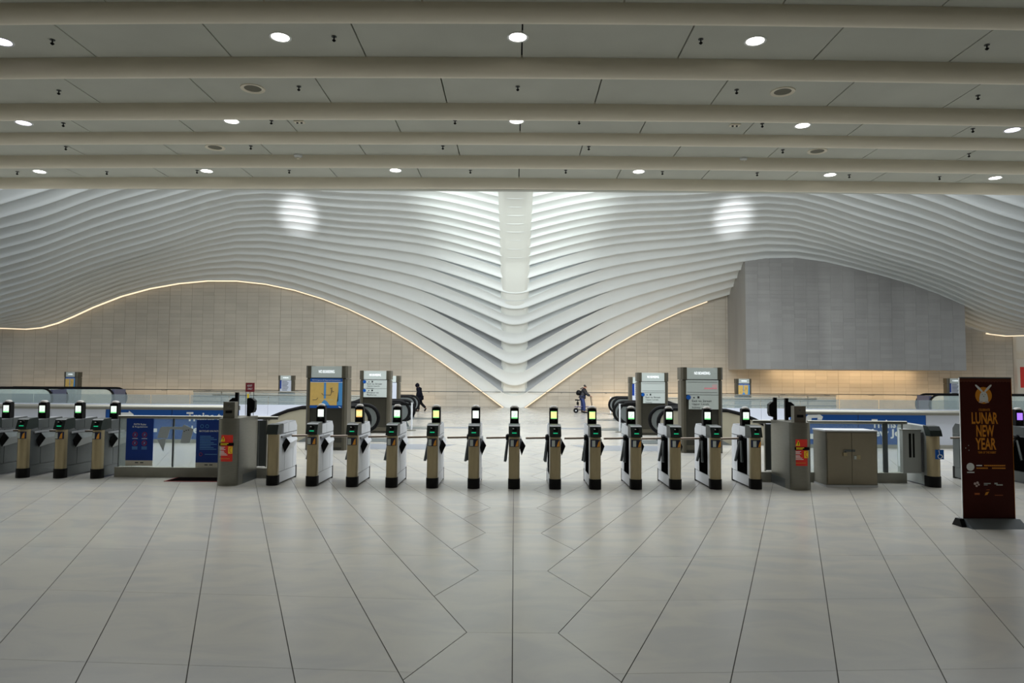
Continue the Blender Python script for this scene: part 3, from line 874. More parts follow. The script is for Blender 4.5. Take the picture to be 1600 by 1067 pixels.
for k, px in enumerate(PXC):
    X = (px-804)*12.05/F
    Y = row_yy(X)
    X = at(px, 700, Y).x
    if k == 0: lab = 'grey turnstile without a reader post at the left end of the central row'
    else: lab = 'grey turnstile with %s screen, %s from the left in the central row' % (scr_words[scr_order[k]], ORD[k])
    turnstile(lab, (X, Y, 0), scr_order[k], 'turnstiles of the central row', first=(k == 0))
for k, px in enumerate((-28, 31, 90, 148)):
    p = at(px, 700, 12.85)
    turnstile('turnstile of the left bank with shade-coloured sides, %s from the left edge of the photo' % ORD[k], (p.x, 12.85, 0), 'g', 'turnstiles of the left bank', side=M_sided)  # darker side steel puts the shade on these flanks into the colour
for k, px in enumerate((1557, 1630)):
    p = at(px, 700, 12.75)
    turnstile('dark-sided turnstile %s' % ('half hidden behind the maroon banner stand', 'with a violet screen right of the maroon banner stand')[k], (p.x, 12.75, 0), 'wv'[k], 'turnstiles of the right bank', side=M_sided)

# ================================================================== call posts, guards, gates
for s in (-1, 1):
    X = s*4.92; Y = 12.12
    t = thing('help_post', 'steel call post with red notice at the %s end of the turnstile row' % ('left' if s < 0 else 'right'), 'post', (X, Y, 0), 0, 'steel call posts with red notices')
    prof = arc_poly(0.18, 0.0, 0.10, 0.95, 14)
    MB().prism(prof, 0.0, 1.15, 'z').build('body', M_steel, t, smooth=50)
    MB().box(-0.182, 0.182, 0.30, 0.952, 0.0, 0.16).build('plinth', M_sided, t)
    hd = MB().prism([(-0.10, 0.06), (0.10, 0.06), (0.10, 0.20), (-0.10, 0.20)], 1.15, 1.43, 'z').build('intercom', M_steel, t)
    MB().box(-0.055, 0.055, 0.05, 0.062, 1.235, 1.28).build('speaker_slot', M_black, hd)
    MB().lathe([(0.016, 0.0), (0.014, -0.012), (0.0, -0.014)], (0, 0.06, 1.36), 12, axis='y').build('call_button', M_sided, hd)
    MB().box(-0.045, 0.045, 0.056, 0.062, 1.31, 1.325).build('engraved_plate', mat('plate_grey', rgb(112, 112, 104), 0.5), hd)
    n = MB().prism(arc_poly(0.145, -0.004, 0.076, 0.09, 14)[:15] + [], 0.415, 0.865, 'z').build('red_notice', M_red, t)
    def strip_(x0, x1, z0, z1, m, nm, dy=-0.009): return MB().box(x0, x1, dy, dy+0.004, z0, z1).build(nm, m, n)
    MB().prism([(-0.105, 0.755), (-0.015, 0.755), (-0.06, 0.845)], -0.006, -0.002, 'y').build('yellow_triangle', M_yellow, n, (0, 0.004, 0))
    MB().box(-0.065, -0.055, -0.008, -0.004, 0.785, 0.82).build('exclamation_mark', M_black, n, (0, 0.002, 0))
    MB().box(-0.065, -0.055, -0.008, -0.004, 0.768, 0.778).build('exclamation_mark', M_black, n, (0, 0.002, 0))
    strip_(-0.125, 0.125, 0.685, 0.735, M_black, 'black_band', -0.0075)
    strip_(-0.10, 0.035, 0.715, 0.727, M_yellow, 'print_line'); strip_(-0.10, 0.01, 0.695, 0.706, M_yellow, 'print_line')
    for zz, xe in ((0.655, -0.02), (0.635, -0.04), (0.615, -0.015), (0.585, -0.04), (0.565, -0.03), (0.545, 0.0), (0.522, 0.02), (0.46, 0.06)):
        strip_(-0.11, xe, zz, zz+0.009, M_txt if zz > 0.5 else M_orange, 'print_line')
    strip_(0.035, 0.105, 0.55, 0.67, M_yellow, 'yellow_box')
    MB().tube([(0.09, -0.009, 0.655), (0.06, -0.009, 0.64), (0.06, -0.009, 0.58), (0.09, -0.009, 0.565)], 0.006, 6).build('handset_symbol', M_red, n)

def guard(nm_label, xa, xb, Y, posts=(), rail_z=1.10, glass_ranges=None, rail_over=(0, 0), z_plinth=0.18):
    t = thing('guard_rail', nm_label, 'railing', ((xa+xb)/2, Y, 0))
    o = (xa+xb)/2
    MB().box(xa-o, xb-o, -0.09, 0.09, 0, z_plinth).build('stone_plinth', M_plinth, t)
    MB().tube([(xa-o-rail_over[0], 0, rail_z), (xb-o+rail_over[1], 0, rail_z)], 0.033, 10).build('rail', M_steel, t, smooth=True)
    for (ga, gb) in glass_ranges or []:
        MB().box(ga-o, gb-o, -0.008, 0.008, z_plinth, rail_z-0.02).build('glass_pane', M_glass, t)
        for gx in (ga, gb): MB().box(gx-o-0.008, gx-o+0.008, -0.015, 0.015, z_plinth, rail_z-0.02).build('pane_edge', M_sided, t)
    for x in posts:
        MB().box(x-o-0.035, x-o+0.035, -0.03, 0.03, 0, rail_z).build('upright', M_sided, t)
    return t
YG = 13.2
xl = lambda px, Y=YG: at(px, 700, Y).x
gl = guard('glass guard with steel rail and posters between left turnstiles and call post', xl(184), xl(352), YG, glass_ranges=[(xl(186), xl(270)), (xl(271), xl(350))])
gL2 = guard('short grey glass guard between the left call post and the turnstile row', xl(388), xl(434), YG, glass_ranges=[])
gr = guard('glass guard with steel rail behind the right steel cabinet', xl(1262), xl(1412), YG, posts=[xl(1383)], glass_ranges=[(xl(1264), xl(1380)), (xl(1386), xl(1410))], rail_over=(0, 0.06))
gR2 = guard('short grey glass guard between the turnstile row and the right call post', xl(1176), xl(1244), YG, glass_ranges=[])
# grey sheet doors next to the call posts
for s, pa, pb in ((-1, 389, 412), (1, 1200, 1242)):
    x0, x1 = xl(pa), xl(pb)
    t = thing('service_gate', 'grey brushed steel service gate beside the %s call post' % ('left' if s < 0 else 'right'), 'gate', ((x0+x1)/2, YG+0.13, 0))
    w = (x1-x0)/2
    MB().box(-w, -0.004, -0.02, 0.02, 0.19, 1.05).build('leaf', M_sided, t); MB().box(0.004, w, -0.02, 0.02, 0.19, 1.05).build('leaf', M_sided, t)
    MB().box(-w-0.02, -w, -0.03, 0.03, 0.0, 1.07).build('upright', M_steel, t); MB().box(w, w+0.02, -0.03, 0.03, 0.0, 1.07).build('upright', M_steel, t)

# posters on the glass guard left of the call post
def poster(px0, px1, py0, py1, pf, label, Y=YG-0.016):
    a, b = at(px0, py1, Y), at(px1, py0, Y); c = at(px0, pf, Y)
    t = thing('poster', label, 'poster', (a.x, Y, 0))
    w = b.x-a.x
    MB().box(0, w, -0.004, 0.004, a.z, b.z).build('blue_sheet', M_blued, t)
    MB().box(0, w, -0.004, 0.004, c.z, a.z).build('white_footer', mat('footer_paper', rgb(188, 184, 172), 0.6), t)
    for q in (0.36, 0.55): MB().box(w*q, w*q+0.06, -0.007, -0.003, (a.z+c.z)/2, (a.z+c.z)/2+0.018).build('footer_print', M_txtd, t)
    return t, w, a.z, b.z
t, w, z0, z1 = poster(196, 240.5, 654, 719, 727.5, 'blue rules poster with four red prohibition circles taped to glass')
letter('PATH Rules', w*0.5, -0.006, z1-0.125, w*0.45, 0.035, M_txt, t, 0.01, 'C')
letter('& Regulations', w*0.5, -0.006, z1-0.175, w*0.56, 0.038, M_txt, t, 0.01, 'C')
for cx in (0.33, 0.68):
    for cz, rr in ((z1-0.30, 0), (z1-0.455, 1)):
        cir = MB(); pts = [(w*cx+0.042*math.cos(2*math.pi*k/18), -0.006, cz+0.045*math.sin(2*math.pi*k/18)) for k in range(18)]
        cir.tube(pts, 0.006, 5, closed=True); cir.tube([(w*cx-0.03, -0.006, cz+0.03), (w*cx+0.03, -0.006, cz-0.03)], 0.005, 5)
        cir.build('prohibition_circle', M_redd, t)
        MB().box(w*cx-0.014, w*cx+0.014, -0.0045, -0.003, cz-0.02, cz+0.02).build('pictogram', M_txtb, t)
        for q in range(1 if rr == 0 else 3):
            MB().box(w*cx-0.05, w*cx+0.05, -0.006, -0.003, cz-0.075-0.02*q, cz-0.066-0.02*q).build('caption_line', M_txt if rr == 0 else M_txtb, t)
t, w, z0, z1 = poster(305.5, 347, 656, 722.5, 731, 'blue bicycle notice poster taped to glass beside the left call post')
MB().tube([(w*0.22+0.03*math.cos(k*0.63), -0.006, z1-0.12+0.03*math.sin(k*0.63)) for k in range(10)], 0.004, 4, closed=True).build('bicycle_symbol', M_lblue, t)
MB().tube([(w*0.42+0.03*math.cos(k*0.63), -0.006, z1-0.12+0.03*math.sin(k*0.63)) for k in range(10)], 0.004, 4, closed=True).build('bicycle_symbol', M_lblue, t)
letter('BICYCLES ON PATH', w*0.12, -0.006, z1-0.225, w*0.80, 0.032, M_txt, t, 0.012)
for q in range(9):
    MB().box(w*0.15, w*(0.70+0.12*((q*37) % 3-1)), -0.006, -0.003, z1-0.31-0.030*q, z1-0.299-0.030*q).build('text_line', M_txtb, t)
cz = z1-0.64
MB().tube([(w*0.2+0.026*math.cos(k*0.42), -0.006, cz+0.03*math.sin(k*0.42)) for k in range(15)], 0.005, 5, closed=True).build('prohibition_circle', M_redd, t)
MB().box(w*0.36, w*0.85, -0.006, -0.003, cz-0.005, cz+0.006).build('text_line', M_txtb, t)
# frosted arrow decal on the glass
t = thing('arrow_decal', 'frosted grey bent arrow decal on glass between the two blue posters', 'decal', (0, YG-0.026, 0))
def decal(pts, sc=8.42, ox=190, oy=640, Y=YG-0.026): return [(at(ox+x/sc, oy+y/sc, Y).x, at(ox+x/sc, oy+y/sc, Y).z) for x, y in pts]
MB().prism(decal([(468, 375), (505, 250), (530, 224), (800, 224), (820, 195), (950, 255), (895, 440), (775, 440), (810, 268), (640, 255), (605, 375)]), -0.003, 0.003, 'y').build('arrow_arch', M_frost, t)
MB().prism(decal([(470, 392), (582, 378), (575, 440), (548, 552)]), -0.003, 0.003, 'y').build('arrow_tail', M_frost, t)
for (x, y) in ((825, 285), (850, 272), (880, 268)):
    q = at(190+x/8.42, 640+y/8.42, YG-0.03); MB().box(q.x-0.012, q.x+0.012, -0.006, -0.003, q.z-0.008, q.z+0.008).build('scuff_mark', M_txtd, t)

# doormat
a, b, c, d = atz(262, 750.5, 0), atz(288, 744, 0), atz(346, 744.5, 0), atz(346, 751.5, 0)
a.y = 12.58
t = thing('doormat', 'thin black floor mat with a dark red edge beside the left call post', 'mat', (0, 0, 0))
def mat_poly(q, z0, z1): return MB().prism([(v.x, v.y) for v in q], z0, z1, 'z')
mat_poly([a, Vector((d.x, a.y, 0)), Vector((d.x, 13.08, 0)), Vector((a.x+0.0, 13.08, 0))], 0.0, 0.008).build('mat_border', M_matred, t)
mat_poly([Vector((a.x+0.03, a.y+0.025, 0)), Vector((d.x, a.y+0.025, 0)), Vector((d.x, 13.06, 0)), Vector((a.x+0.04, 13.06, 0))], 0.008, 0.012).build('mat_pile', M_mat, t)

# side readers standing on the gates by the call posts
def side_reader(px, py0, py1, Y, s, label):
    a, b = at(px, py1, Y), at(px, py0, Y)
    t = thing('card_reader', label, 'card reader', (a.x, Y, 1.152))
    MB().box(-0.028, 0.028, -0.03, 0.03, 0.0, b.z-1.152).build('pole', M_black, t)
    h = MB().prism([(0, 0.04), (s*0.10, 0.07), (s*0.12, 0.12), (s*0.12, 0.28), (s*0.06, 0.33), (0, 0.33)], -0.06, 0.06, 'y').build('reader_head', M_black, t)
    MB().box(*sorted((s*0.12, s*0.126)), -0.045, 0.045, 0.15, 0.26).build('screen', M_house, h)
    return t
side_reader(369.5, 613, 655, 12.9, -1, 'black reader pole facing left above the left call post')
side_reader(388.5, 622, 655, 12.9, 1, 'black reader pole facing right beside the left call post')
side_reader(1211, 621, 658, 12.9, -1, 'black reader pole facing left beside the right call post')
side_reader(1229, 622, 658, 12.9, 1, 'black reader pole next to the intercom of the right call post')
# small exit sign on a stand
p = at(391, 598, 17.0); q = at(391, 612, 17.0)
t = thing('exit_sign', 'small maroon exit only sign on a two-legged stand', 'sign', (p.x, 17.0, 0))
MB().box(-0.105, 0.105, -0.012, 0.012, q.z, p.z).build('sign_plate', M_maroon, t)
letter('EXIT', 0, -0.014, (p.z+q.z)/2+0.015, 0.11, 0.045, M_txt, t, 0.0, 'C'); letter('ONLY', 0, -0.014, (p.z+q.z)/2-0.06, 0.12, 0.045, M_txt, t, 0.0, 'C')
for x in (-0.095, 0.095): MB().tube([(x, 0.0, 0), (x, 0.0, q.z+0.01)], 0.008, 6).build('leg', M_sided, t)
MB().box(-0.13, 0.13, -0.12, 0.12, 0, 0.02).build('foot', M_black, t)
MB().box(-0.06, -0.02, -0.014, -0.004, q.z-0.22, q.z-0.05).build('yellow_strip', M_yellow, t)

# steel cabinet on the right
a, b = at(1291, 758, 12.55), at(1370, 673, 12.55)
t = thing('utility_cabinet', 'padlocked two-door stainless cabinet standing right of the call post', 'cabinet', (a.x, 12.55, 0))
w, h = b.x-a.x, 0.985
MB().box(0, w, 0, 0.51, 0.03, h-0.012).build('carcass', M_steel, t)
MB().box(-0.012, w+0.012, -0.012, 0.522, h-0.012, h+0.012).build('top_sheet', M_side, t)
MB().box(0.0, w, -0.005, 0.515, 0.0, 0.035).build('base_frame', M_side, t)
for k, (x0, x1) in enumerate(((0.025, w/2-0.004), (w/2+0.004, w-0.02))):
    d = MB().box(x0, x1, -0.014, 0.0, 0.055, h-0.035).build('door', mat('cabinet_door_steel', rgb(142, 134, 116), 0.38, 0.55, var=0.05, scale=5), t)
    if k == 0:
        MB().box(x1-0.12, x1, -0.028, -0.014, 0.62, 0.66).build('hasp', M_sided, d)
    else:
        MB().box(x0, x0+0.05, -0.028, -0.014, 0.62, 0.66).build('hasp', M_sided, d)
        MB().box(x0+0.03, x0+0.07, -0.03, -0.014, 0.49, 0.55).build('handle_plate', M_panelg, d)
        MB().box(x0+0.07, x0+0.14, -0.03, -0.014, 0.49, 0.56).build('latch', M_bronze, d)
pl = MB().box(-0.035, 0.03, -0.045, -0.02, 0.0, 0.055).build('padlock', M_bronze, t, (w/2-0.125, 0, 0.55))
MB().tube([(-0.02, -0.032, 0.05), (-0.02, -0.032, 0.09), (0.0, -0.032, 0.105), (0.018, -0.032, 0.09), (0.018, -0.032, 0.05)], 0.006, 6).build('shackle', M_sided, pl)

# wide accessible gate at the right end
p = at(1464, 700, 12.55)
t = thing('wide_gate', 'wide access gate cabinet with blue wheelchair sign', 'gate', (p.x, 12.55, 0), 0.0)
W2 = 0.100
MB().prism([(0.08, 0.02), (0.08, 1.0), (0.2, 1.06), (1.05, 1.08), (1.12, 1.0), (1.12, 0.02)], -W2+0.006, W2-0.006, 'x').build('cabinet', mat('paddle_steel', rgb(150, 154, 152), 0.35, 0.4), t)
MB().prism(arc_poly(W2, 0.012, 0.09, 0.15, 12), 0.19, 0.90, 'z').build('front_column', M_bronze, t, smooth=50)
MB().prism(arc_poly(W2+0.008, 0.0, 0.10, 0.22, 12), 0.0, 0.19, 'z').build('kick_plate', M_rubber, t, smooth=50)
MB().prism([(-0.003, 0.90), (0.03, 1.0), (0.09, 1.072), (0.24, 1.082), (0.16, 0.90)], -W2-0.004, W2+0.004, 'x').build('top_cap', M_house, t)
sg = MB().box(-0.055, 0.085, -0.006, 0.03, 0.50, 0.665).build('wheelchair_sign', M_blue, t, (0.03, 0.0, 0))
wc = MB()
wc.tube([(0.015+0.038*math.cos(a), -0.010, 0.548+0.036*math.sin(a)) for a in np.linspace(2.2, 6.6, 14)], 0.006, 5)
wc.tube([(0.002, -0.010, 0.628), (0.008, -0.010, 0.578), (0.046, -0.010, 0.576), (0.062, -0.010, 0.535)], 0.007, 5)
wc.lathe([(0.011, 0.0), (0.011, -0.003)], (0.0, -0.008, 0.645), 10, axis='y')
wc.build('wheelchair_symbol', M_txt, sg)
g = MB().box(-W2-0.36, -W2-0.03, 0.26, 0.36, 0.22, 0.99).build('paddle', mat('paddle_steel', rgb(150, 154, 152), 0.35, 0.4), t)
MB().box(-W2-0.25, -W2-0.21, 0.253, 0.26, 0.50, 0.93).build('paddle_slot', M_black, g)
MB().box(-W2-0.18, -W2-0.15, 0.253, 0.26, 0.50, 0.93).build('paddle_slot', M_black, g)
MB().box(-W2-0.365, -W2-0.025, 0.25, 0.37, 0.985, 1.0).build('paddle_cap', M_steel, g)
MB().box(-W2-0.03, -W2, 0.24, 0.42, 0.24, 0.95).build('hinge_column', M_seam, t)
MB().box(-W2-0.004, -W2+0.006, 0.50, 1.08, 0.25, 0.98).build('side_panel', M_side, t)
MB().prism([(W2, 0.56), (W2+0.06, 0.66), (W2+0.04, 0.76), (W2, 0.78)], 0.30, 0.9, 'y').build('side_pod', M_black, t)

# ================================================================== maroon banner stand
a = at(1504, 808, 9.25); b = at(1580, 591, 9.25)
bw_ = b.x-a.x; bx = (a.x+b.x)/2
t = thing('banner_stand', 'dark maroon pull-up banner stand with orange LUNAR NEW YEAR lettering', 'banner', (bx, 9.25, 0), 0.03)
zt, zb = b.z, 0.10
hwb = bw_/2
sh = MB().box(-hwb, hwb, -0.004, 0.004, zb, zt).build('banner_sheet', M_banner, t)
MB().box(-hwb, hwb, -0.012, 0.012, zt-0.006, zt+0.012).build('top_bar', M_bgrey, t)
MB().box(-hwb-0.008, -hwb, -0.006, 0.006, zb, zt).build('white_edge', M_txt, t)
MB().box(hwb, hwb+0.004, -0.006, 0.006, zb, zt).build('gold_edge', M_borange, t)
MB().box(-0.015, 0.015, 0.03, 0.055, 0.05, zt).build('support_pole', M_bgrey, t)
MB().prism([(-0.20, 0.0), (-0.05, 0.10), (0.05, 0.10), (0.16, 0.0)], -hwb-0.01, hwb+0.03, 'x').build('base', M_bgrey, t)
MB().prism([(-0.08, 0.0), (-0.03, 0.10), (0.05, 0.10), (0.12, 0.0)], -hwb-0.07, -hwb-0.01, 'x').build('end_foot', M_black, t)
def bz(py): return at(1540, py, 9.25).z
def bxx(px): return at(px, 700, 9.25).x-bx
e = -0.006
MB().box(-hwb, hwb, e, -0.003, zt-0.045, zt-0.007).build('top_border', M_bantop, sh)
for k in range(17):
    MB().prism([(-hwb+bw_*k/17, zt-0.045), (-hwb+bw_*(k+1)/17, zt-0.045), (-hwb+bw_*(k+0.5)/17, zt-0.055)], e, -0.003, 'y').build('border_scallop', M_bantop, sh)
def disc(cx, cz, r, m, nm, y0=-0.007, sx=1.0, n=28):
    return MB().prism([(cx+sx*r*math.cos(2*math.pi*k/n), cz+r*math.sin(2*math.pi*k/n)) for k in range(n)], y0, -0.003, 'y').build(nm, m, sh)
cx, cz = bxx(1538.6), bz(617.8)
R_ = 13*9.3/F
disc(cx, cz, R_, M_borange, 'orange_moon')
bun = [(cx-0.052, cz-0.085), (cx-0.058, cz-0.04), (cx-0.045, cz+0.02), (cx-0.02, cz+0.05), (cx+0.02, cz+0.05), (cx+0.045, cz+0.02), (cx+0.058, cz-0.04), (cx+0.052, cz-0.085)]
MB().prism(bun, -0.010, -0.003, 'y').build('rabbit_body', M_txt, sh)
for s in (-1, 1):
    def ep(u, v): # along the ear
        dx, dz = s*0.70, 0.71
        return (cx+s*0.018+dx*u-dz*s*v, cz+0.05+dz*u+abs(dx)*v*1.0)
    MB().prism([ep(0, -0.010), ep(0.06, -0.014), ep(0.115, -0.010), ep(0.128, 0), ep(0.115, 0.010), ep(0.06, 0.014), ep(0, 0.010)], -0.010, -0.003, 'y').build('rabbit_ear', M_txt, sh)
    MB().prism([(cx+s*0.015, cz-0.095), (cx+s*0.065, cz-0.095), (cx+s*0.058, cz-0.072), (cx+s*0.02, cz-0.072)], -0.012, -0.003, 'y').build('rabbit_foot', mat('rabbit_foot_grey', rgb(196, 190, 188), 0.6), sh)
    disc(cx+s*0.018, cz+0.012, 0.004, M_txtd, 'rabbit_eye', -0.012)
disc(cx, cz-0.012, 0.004, M_txtd, 'rabbit_nose', -0.012, 2.2)
def btext(s_, px0, px1, py0, py1, m, bold=0.024):
    x0, x1 = bxx(px0), bxx(px1); z0, z1 = bz(py1), bz(py0)
    letter(s_, x0, -0.006, z0, x1-x0, z1-z0, m, sh, bold)
btext('CELEBRATE', 1530, 1548, 638.5, 642, M_borange, 0.01)
btext('LUNAR', 1518.5, 1560.5, 644, 662.5, M_borange)
btext('NEW', 1525.5, 1554, 664, 682.5, M_borange)
btext('YEAR', 1523.5, 1556.5, 684, 702.5, M_borange)
btext('YEAR OF THE RABBIT', 1527, 1556, 705, 708.5, M_borange, 0.01)
disc(bxx(1514.5), bz(729.3), 0.051, M_txt, 'white_code_disc')
def bline(px0, px1, py0, py1, m, nm='print_line'): MB().box(bxx(px0), bxx(px1), -0.006, -0.003, bz(py1), bz(py0)).build(nm, m, sh)
bline(1509, 1520.5, 737, 738.8, M_txt)
bline(1524, 1533, 726.3, 728, M_txt)
for k, (xa, xb, ya) in enumerate(((1536.5, 1573.5, 726.2), (1524, 1543.5, 730.3), (1549, 1573.5, 730.3))):
    n = int((xb-xa)/3.1)
    for q in range(n): bline(xa+q*3.1, xa+q*3.1+2.6, ya, ya+2.0, M_borange)
# small sponsor marks
for (px, py, r) in ((1521, 755.5, 0.016), (1525, 754, 0.016), (1523.5, 759, 0.014), (1527, 757, 0.012)): disc(bxx(px), bz(py), r, mat('pale_pink_print', rgb(200, 180, 176), 0.5), 'sponsor_mark')
bline(1535, 1546, 754.5, 756, M_panelg, 'sponsor_mark'); bline(1535, 1541, 757, 758, M_panelg, 'sponsor_mark')
bline(1552, 1557, 754, 756.5, M_panelg, 'sponsor_mark'); bline(1555, 1565, 756.5, 758.3, M_panelg, 'sponsor_mark')
bline(1520, 1528, 770, 773, mat('dull_orange_print', rgb(170, 84, 28), 0.5), 'sponsor_mark')
MB().prism([(bxx(1536), bz(773.5)), (bxx(1538), bz(769)), (bxx(1543), bz(768)), (bxx(1540), bz(773))], -0.006, -0.003, 'y').build('sponsor_mark', M_borange, sh)
bline(1539, 1544, 764.6, 765.6, MATS['dull_orange_print'], 'sponsor_mark')
bline(1552, 1565, 773, 774, MATS['dull_orange_print'], 'sponsor_mark')
# worn scratches
for (px, py) in ((1512.5, 696), (1508, 700), (1513, 703.5)): disc(bxx(px), bz(py), 0.007, M_panelg, 'scratch', -0.005, 1.0, 6)
# ================================================================== guard balustrades round the escalator wells
YB = 20.0
def arrow_pts(x, z, s):  # white bent-arrow mark of the banner, unit height s
    return [(x+s*px, z+s*pz) for px, pz in ((0.0, 0.0), (0.05, 0.62), (0.25, 0.80), (1.25, 0.82), (1.27, 1.0), (1.80, 0.62), (1.66, 0.28), (1.20, 0.30), (1.24, 0.50), (0.60, 0.48), (0.56, 0.0))]
for s in (-1, 1):
    side_ = 'left' if s < 0 else 'right'
    t = thing('balustrade', 'white balustrade with steel cap and blue banner, %s of the main passage' % side_, 'balustrade', (0, YB, 0))
    xa, xb, xc = 7.80, 11.55, 26.0
    if s > 0: xb = 11.60
    def X0(a, b): return sorted((s*a, s*b))
    # white glass panels one by one
    x = xb
    while x < xc:
        MB().box(*X0(x+0.012, x+1.55), -0.03, 0.03, 0.10, 0.93).build('white_panel', M_wpanel, t); x += 1.55
    MB().box(*X0(xa, xc), -0.05, 0.05, 0.0, 0.10).build('plinth', M_plinth, t)
    MB().prism([(-0.10, 0.93), (0.10, 0.93), (0.10, 1.03), (0.06, 1.06), (-0.06, 1.06), (-0.10, 1.03)], *X0(xa, xc), 'x').build('steel_cap', M_steel, t)
    MB().tube([(s*xa, -0.16, 1.0), (s*xc, -0.16, 1.0)], 0.025, 10).build('handrail', M_steel, t, smooth=True)
    xm = s*(xa+xb)/2
    for (p0, p1) in ((xa, (xa+xb)/2-0.012), ((xa+xb)/2+0.012, xb)):
        MB().box(*X0(p0, p1), -0.035, 0.03, 0.10, 0.93).build('blue_panel', M_blue, t)
    yy = -0.038
    if s < 0:
        l0 = at(190, 640, YB).x
        MB().prism(arrow_pts(l0-0.10, at(190, 656, YB).z, 0.26), yy-0.002, yy+0.003, 'y').build('arrow_mark', M_txt, t)
        for (px, py) in ((243, 672), (313, 672)):
            q = at(px, py, YB); MB().box(q.x-0.06, q.x+0.06, yy-0.002, yy+0.003, q.z-0.05, q.z+0.05).build('arrow_mark', M_txt, t)
        a, b = at(292, 657, YB), at(351, 643, YB)
        letter('Trains to', a.x, yy, a.z-0.02, b.x-a.x+0.08, 0.26, M_txt, t, 0.03)
        letter('New Jersey', a.x, yy, a.z-0.42, b.x-a.x+0.25, 0.28, M_txt, t, 0.03)
    else:
        l0 = at(1258, 640, YB).x
        MB().prism(arrow_pts(l0, at(1258, 660, YB).z, 0.27), yy-0.002, yy+0.003, 'y').build('arrow_mark', M_txt, t)
        MB().prism([(l0+0.1, at(0, 676, YB).z), (l0+0.42, at(0, 676, YB).z), (l0+0.52, at(0, 668, YB).z), (l0+0.1, at(0, 668, YB).z)], yy-0.002, yy+0.003, 'y').build('arrow_mark', M_txt, t)
        a, b = at(1361, 668, YB), at(1416, 655, YB)
        letter('Trains to', a.x, yy, a.z-0.01, b.x-a.x, 0.25, M_txt, t, 0.03)
        c = at(1361, 685, YB)
        letter('New Jersey', c.x-0.17, yy, c.z, b.x-a.x+0.55, 0.27, M_txt, t, 0.03)
    # white well wall with glass railing at the back of the opening
    t = thing('well_parapet', 'pale parapet with glass railing behind the %s escalators' % side_, 'parapet', (0, 34.15, 0))
    x = 6.2
    while x < 24:
        MB().box(*X0(x+0.01, x+1.9), -0.05, 0.05, 0.0, 0.55).build('white_panel', M_wpanel, t)
        MB().box(*X0(x+0.02, x+1.88), -0.01, 0.01, 0.55, 1.0).build('glass_pane', M_glassg, t); x += 1.9
    MB().tube([(s*6.2, 0, 1.02), (s*14.6, 0, 1.02)], 0.03, 8).build('top_rail', M_steel, t, smooth=True)
    t = thing('glass_railing', 'glass railing with two steel rails in front of the %s end of the marble wall' % side_, 'railing', (0, 38.2, 0))
    x = 11.2
    while x < 17.4:
        MB().box(*X0(x+0.02, x+1.53), -0.01, 0.01, 0.1, 1.05).build('glass_pane', M_glassg, t)
        MB().box(*X0(x, x+0.02), -0.03, 0.03, 0.0, 1.1).build('upright', M_steel, t); x += 1.55
    for z in (0.55, 0.82, 1.1): MB().tube([(s*11.2, 0, z), (s*17.4, 0, z)], 0.03, 8).build('rail', M_steel, t, smooth=True)

# ================================================================== escalators (landing at the passage, running down away from it)
def escalator(label, s, xend, Y, width, panel, ztop=1.0, far_panel=None, slope_from=1.6, newel_mat=None, R=0.36, run=4.2, down=True):
    """s=-1: runs to the left from its landing end at xend"""
    t = thing('escalator', label, 'escalator', (xend, Y, 0), 0, 'escalators beside the passage')
    def prof(top, r, shrink=0.0):
        # outline from lower return of the newel, round the end, along the top, then down the slope (x outward = s)
        pts = []
        zc = top-r
        for k in range(13):
            a = -math.pi/2*0.95 + (math.pi*0.975)*k/12
            pts.append((-s*(-r + 0.0) * 0 + s*(r-r*math.cos(a)) , zc+r*math.sin(a)))
        pts.append((s*slope_from*0.7, top)); 
        n = 8
        for k in range(1, n+1):
            u = run*k/n
            pts.append((s*(slope_from+u), top-(0.5*u*u/1.6*0.60 if u < 1.6 else 0.48+0.60*(u-1.6)) if down else top))
        return pts
    for k, yo in enumerate((0.0, width)):
        pts = prof(ztop, R)
        MB().tube([(x, yo, z) for x, z in pts], 0.055, 8).build('handrail', M_black, t, smooth=True)
        inner = [(x, z) for x, z in prof(ztop-0.06, R-0.06)]
        inner = [(x+s*0.06, z) for x, z in inner]
        lo = [(inner[-1][0], inner[-1][1]-0.95)]
        u = slope_from
        lo += [(s*(slope_from+1.2), ztop-1.0-0.15), (s*slope_from*0.6, 0.02), (inner[0][0], 0.02)]
        m = panel if k == 0 else (far_panel or panel)
        MB().prism(inner+lo, yo-0.02, yo+0.02, 'y').build('balustrade_panel', m, t)
        MB().prism([(s*0.18, 0.0), (s*slope_from, 0.0), (s*(slope_from+2.6), -1.35), (s*(slope_from+2.6), -1.1), (s*(slope_from+0.1), 0.24), (s*0.30, 0.24)], yo-0.05, yo+0.05, 'y').build('skirt', M_escg, t)
    if newel_mat: MB().prism([(s*0.02, ztop-2*R+0.05), (s*0.16, ztop-2*R+0.05), (s*0.16, ztop-0.06), (s*0.02, ztop-0.06)], 0.06, width-0.06, 'y').build('newel_cover', newel_mat, t)
    MB().box(*sorted((-s*0.9, s*slope_from)), 0.08, width-0.08, 0.0, 0.015).build('landing_plate', M_escg, t)
    st = MB()
    for q in range(5):
        st.box(*sorted((s*(slope_from+0.4*q), s*(slope_from+0.4*(q+1)))), 0.1, width-0.1, -0.1-0.22*q-0.3, -0.04-0.2*q)
    st.build('steps', M_seam, t)
    return t
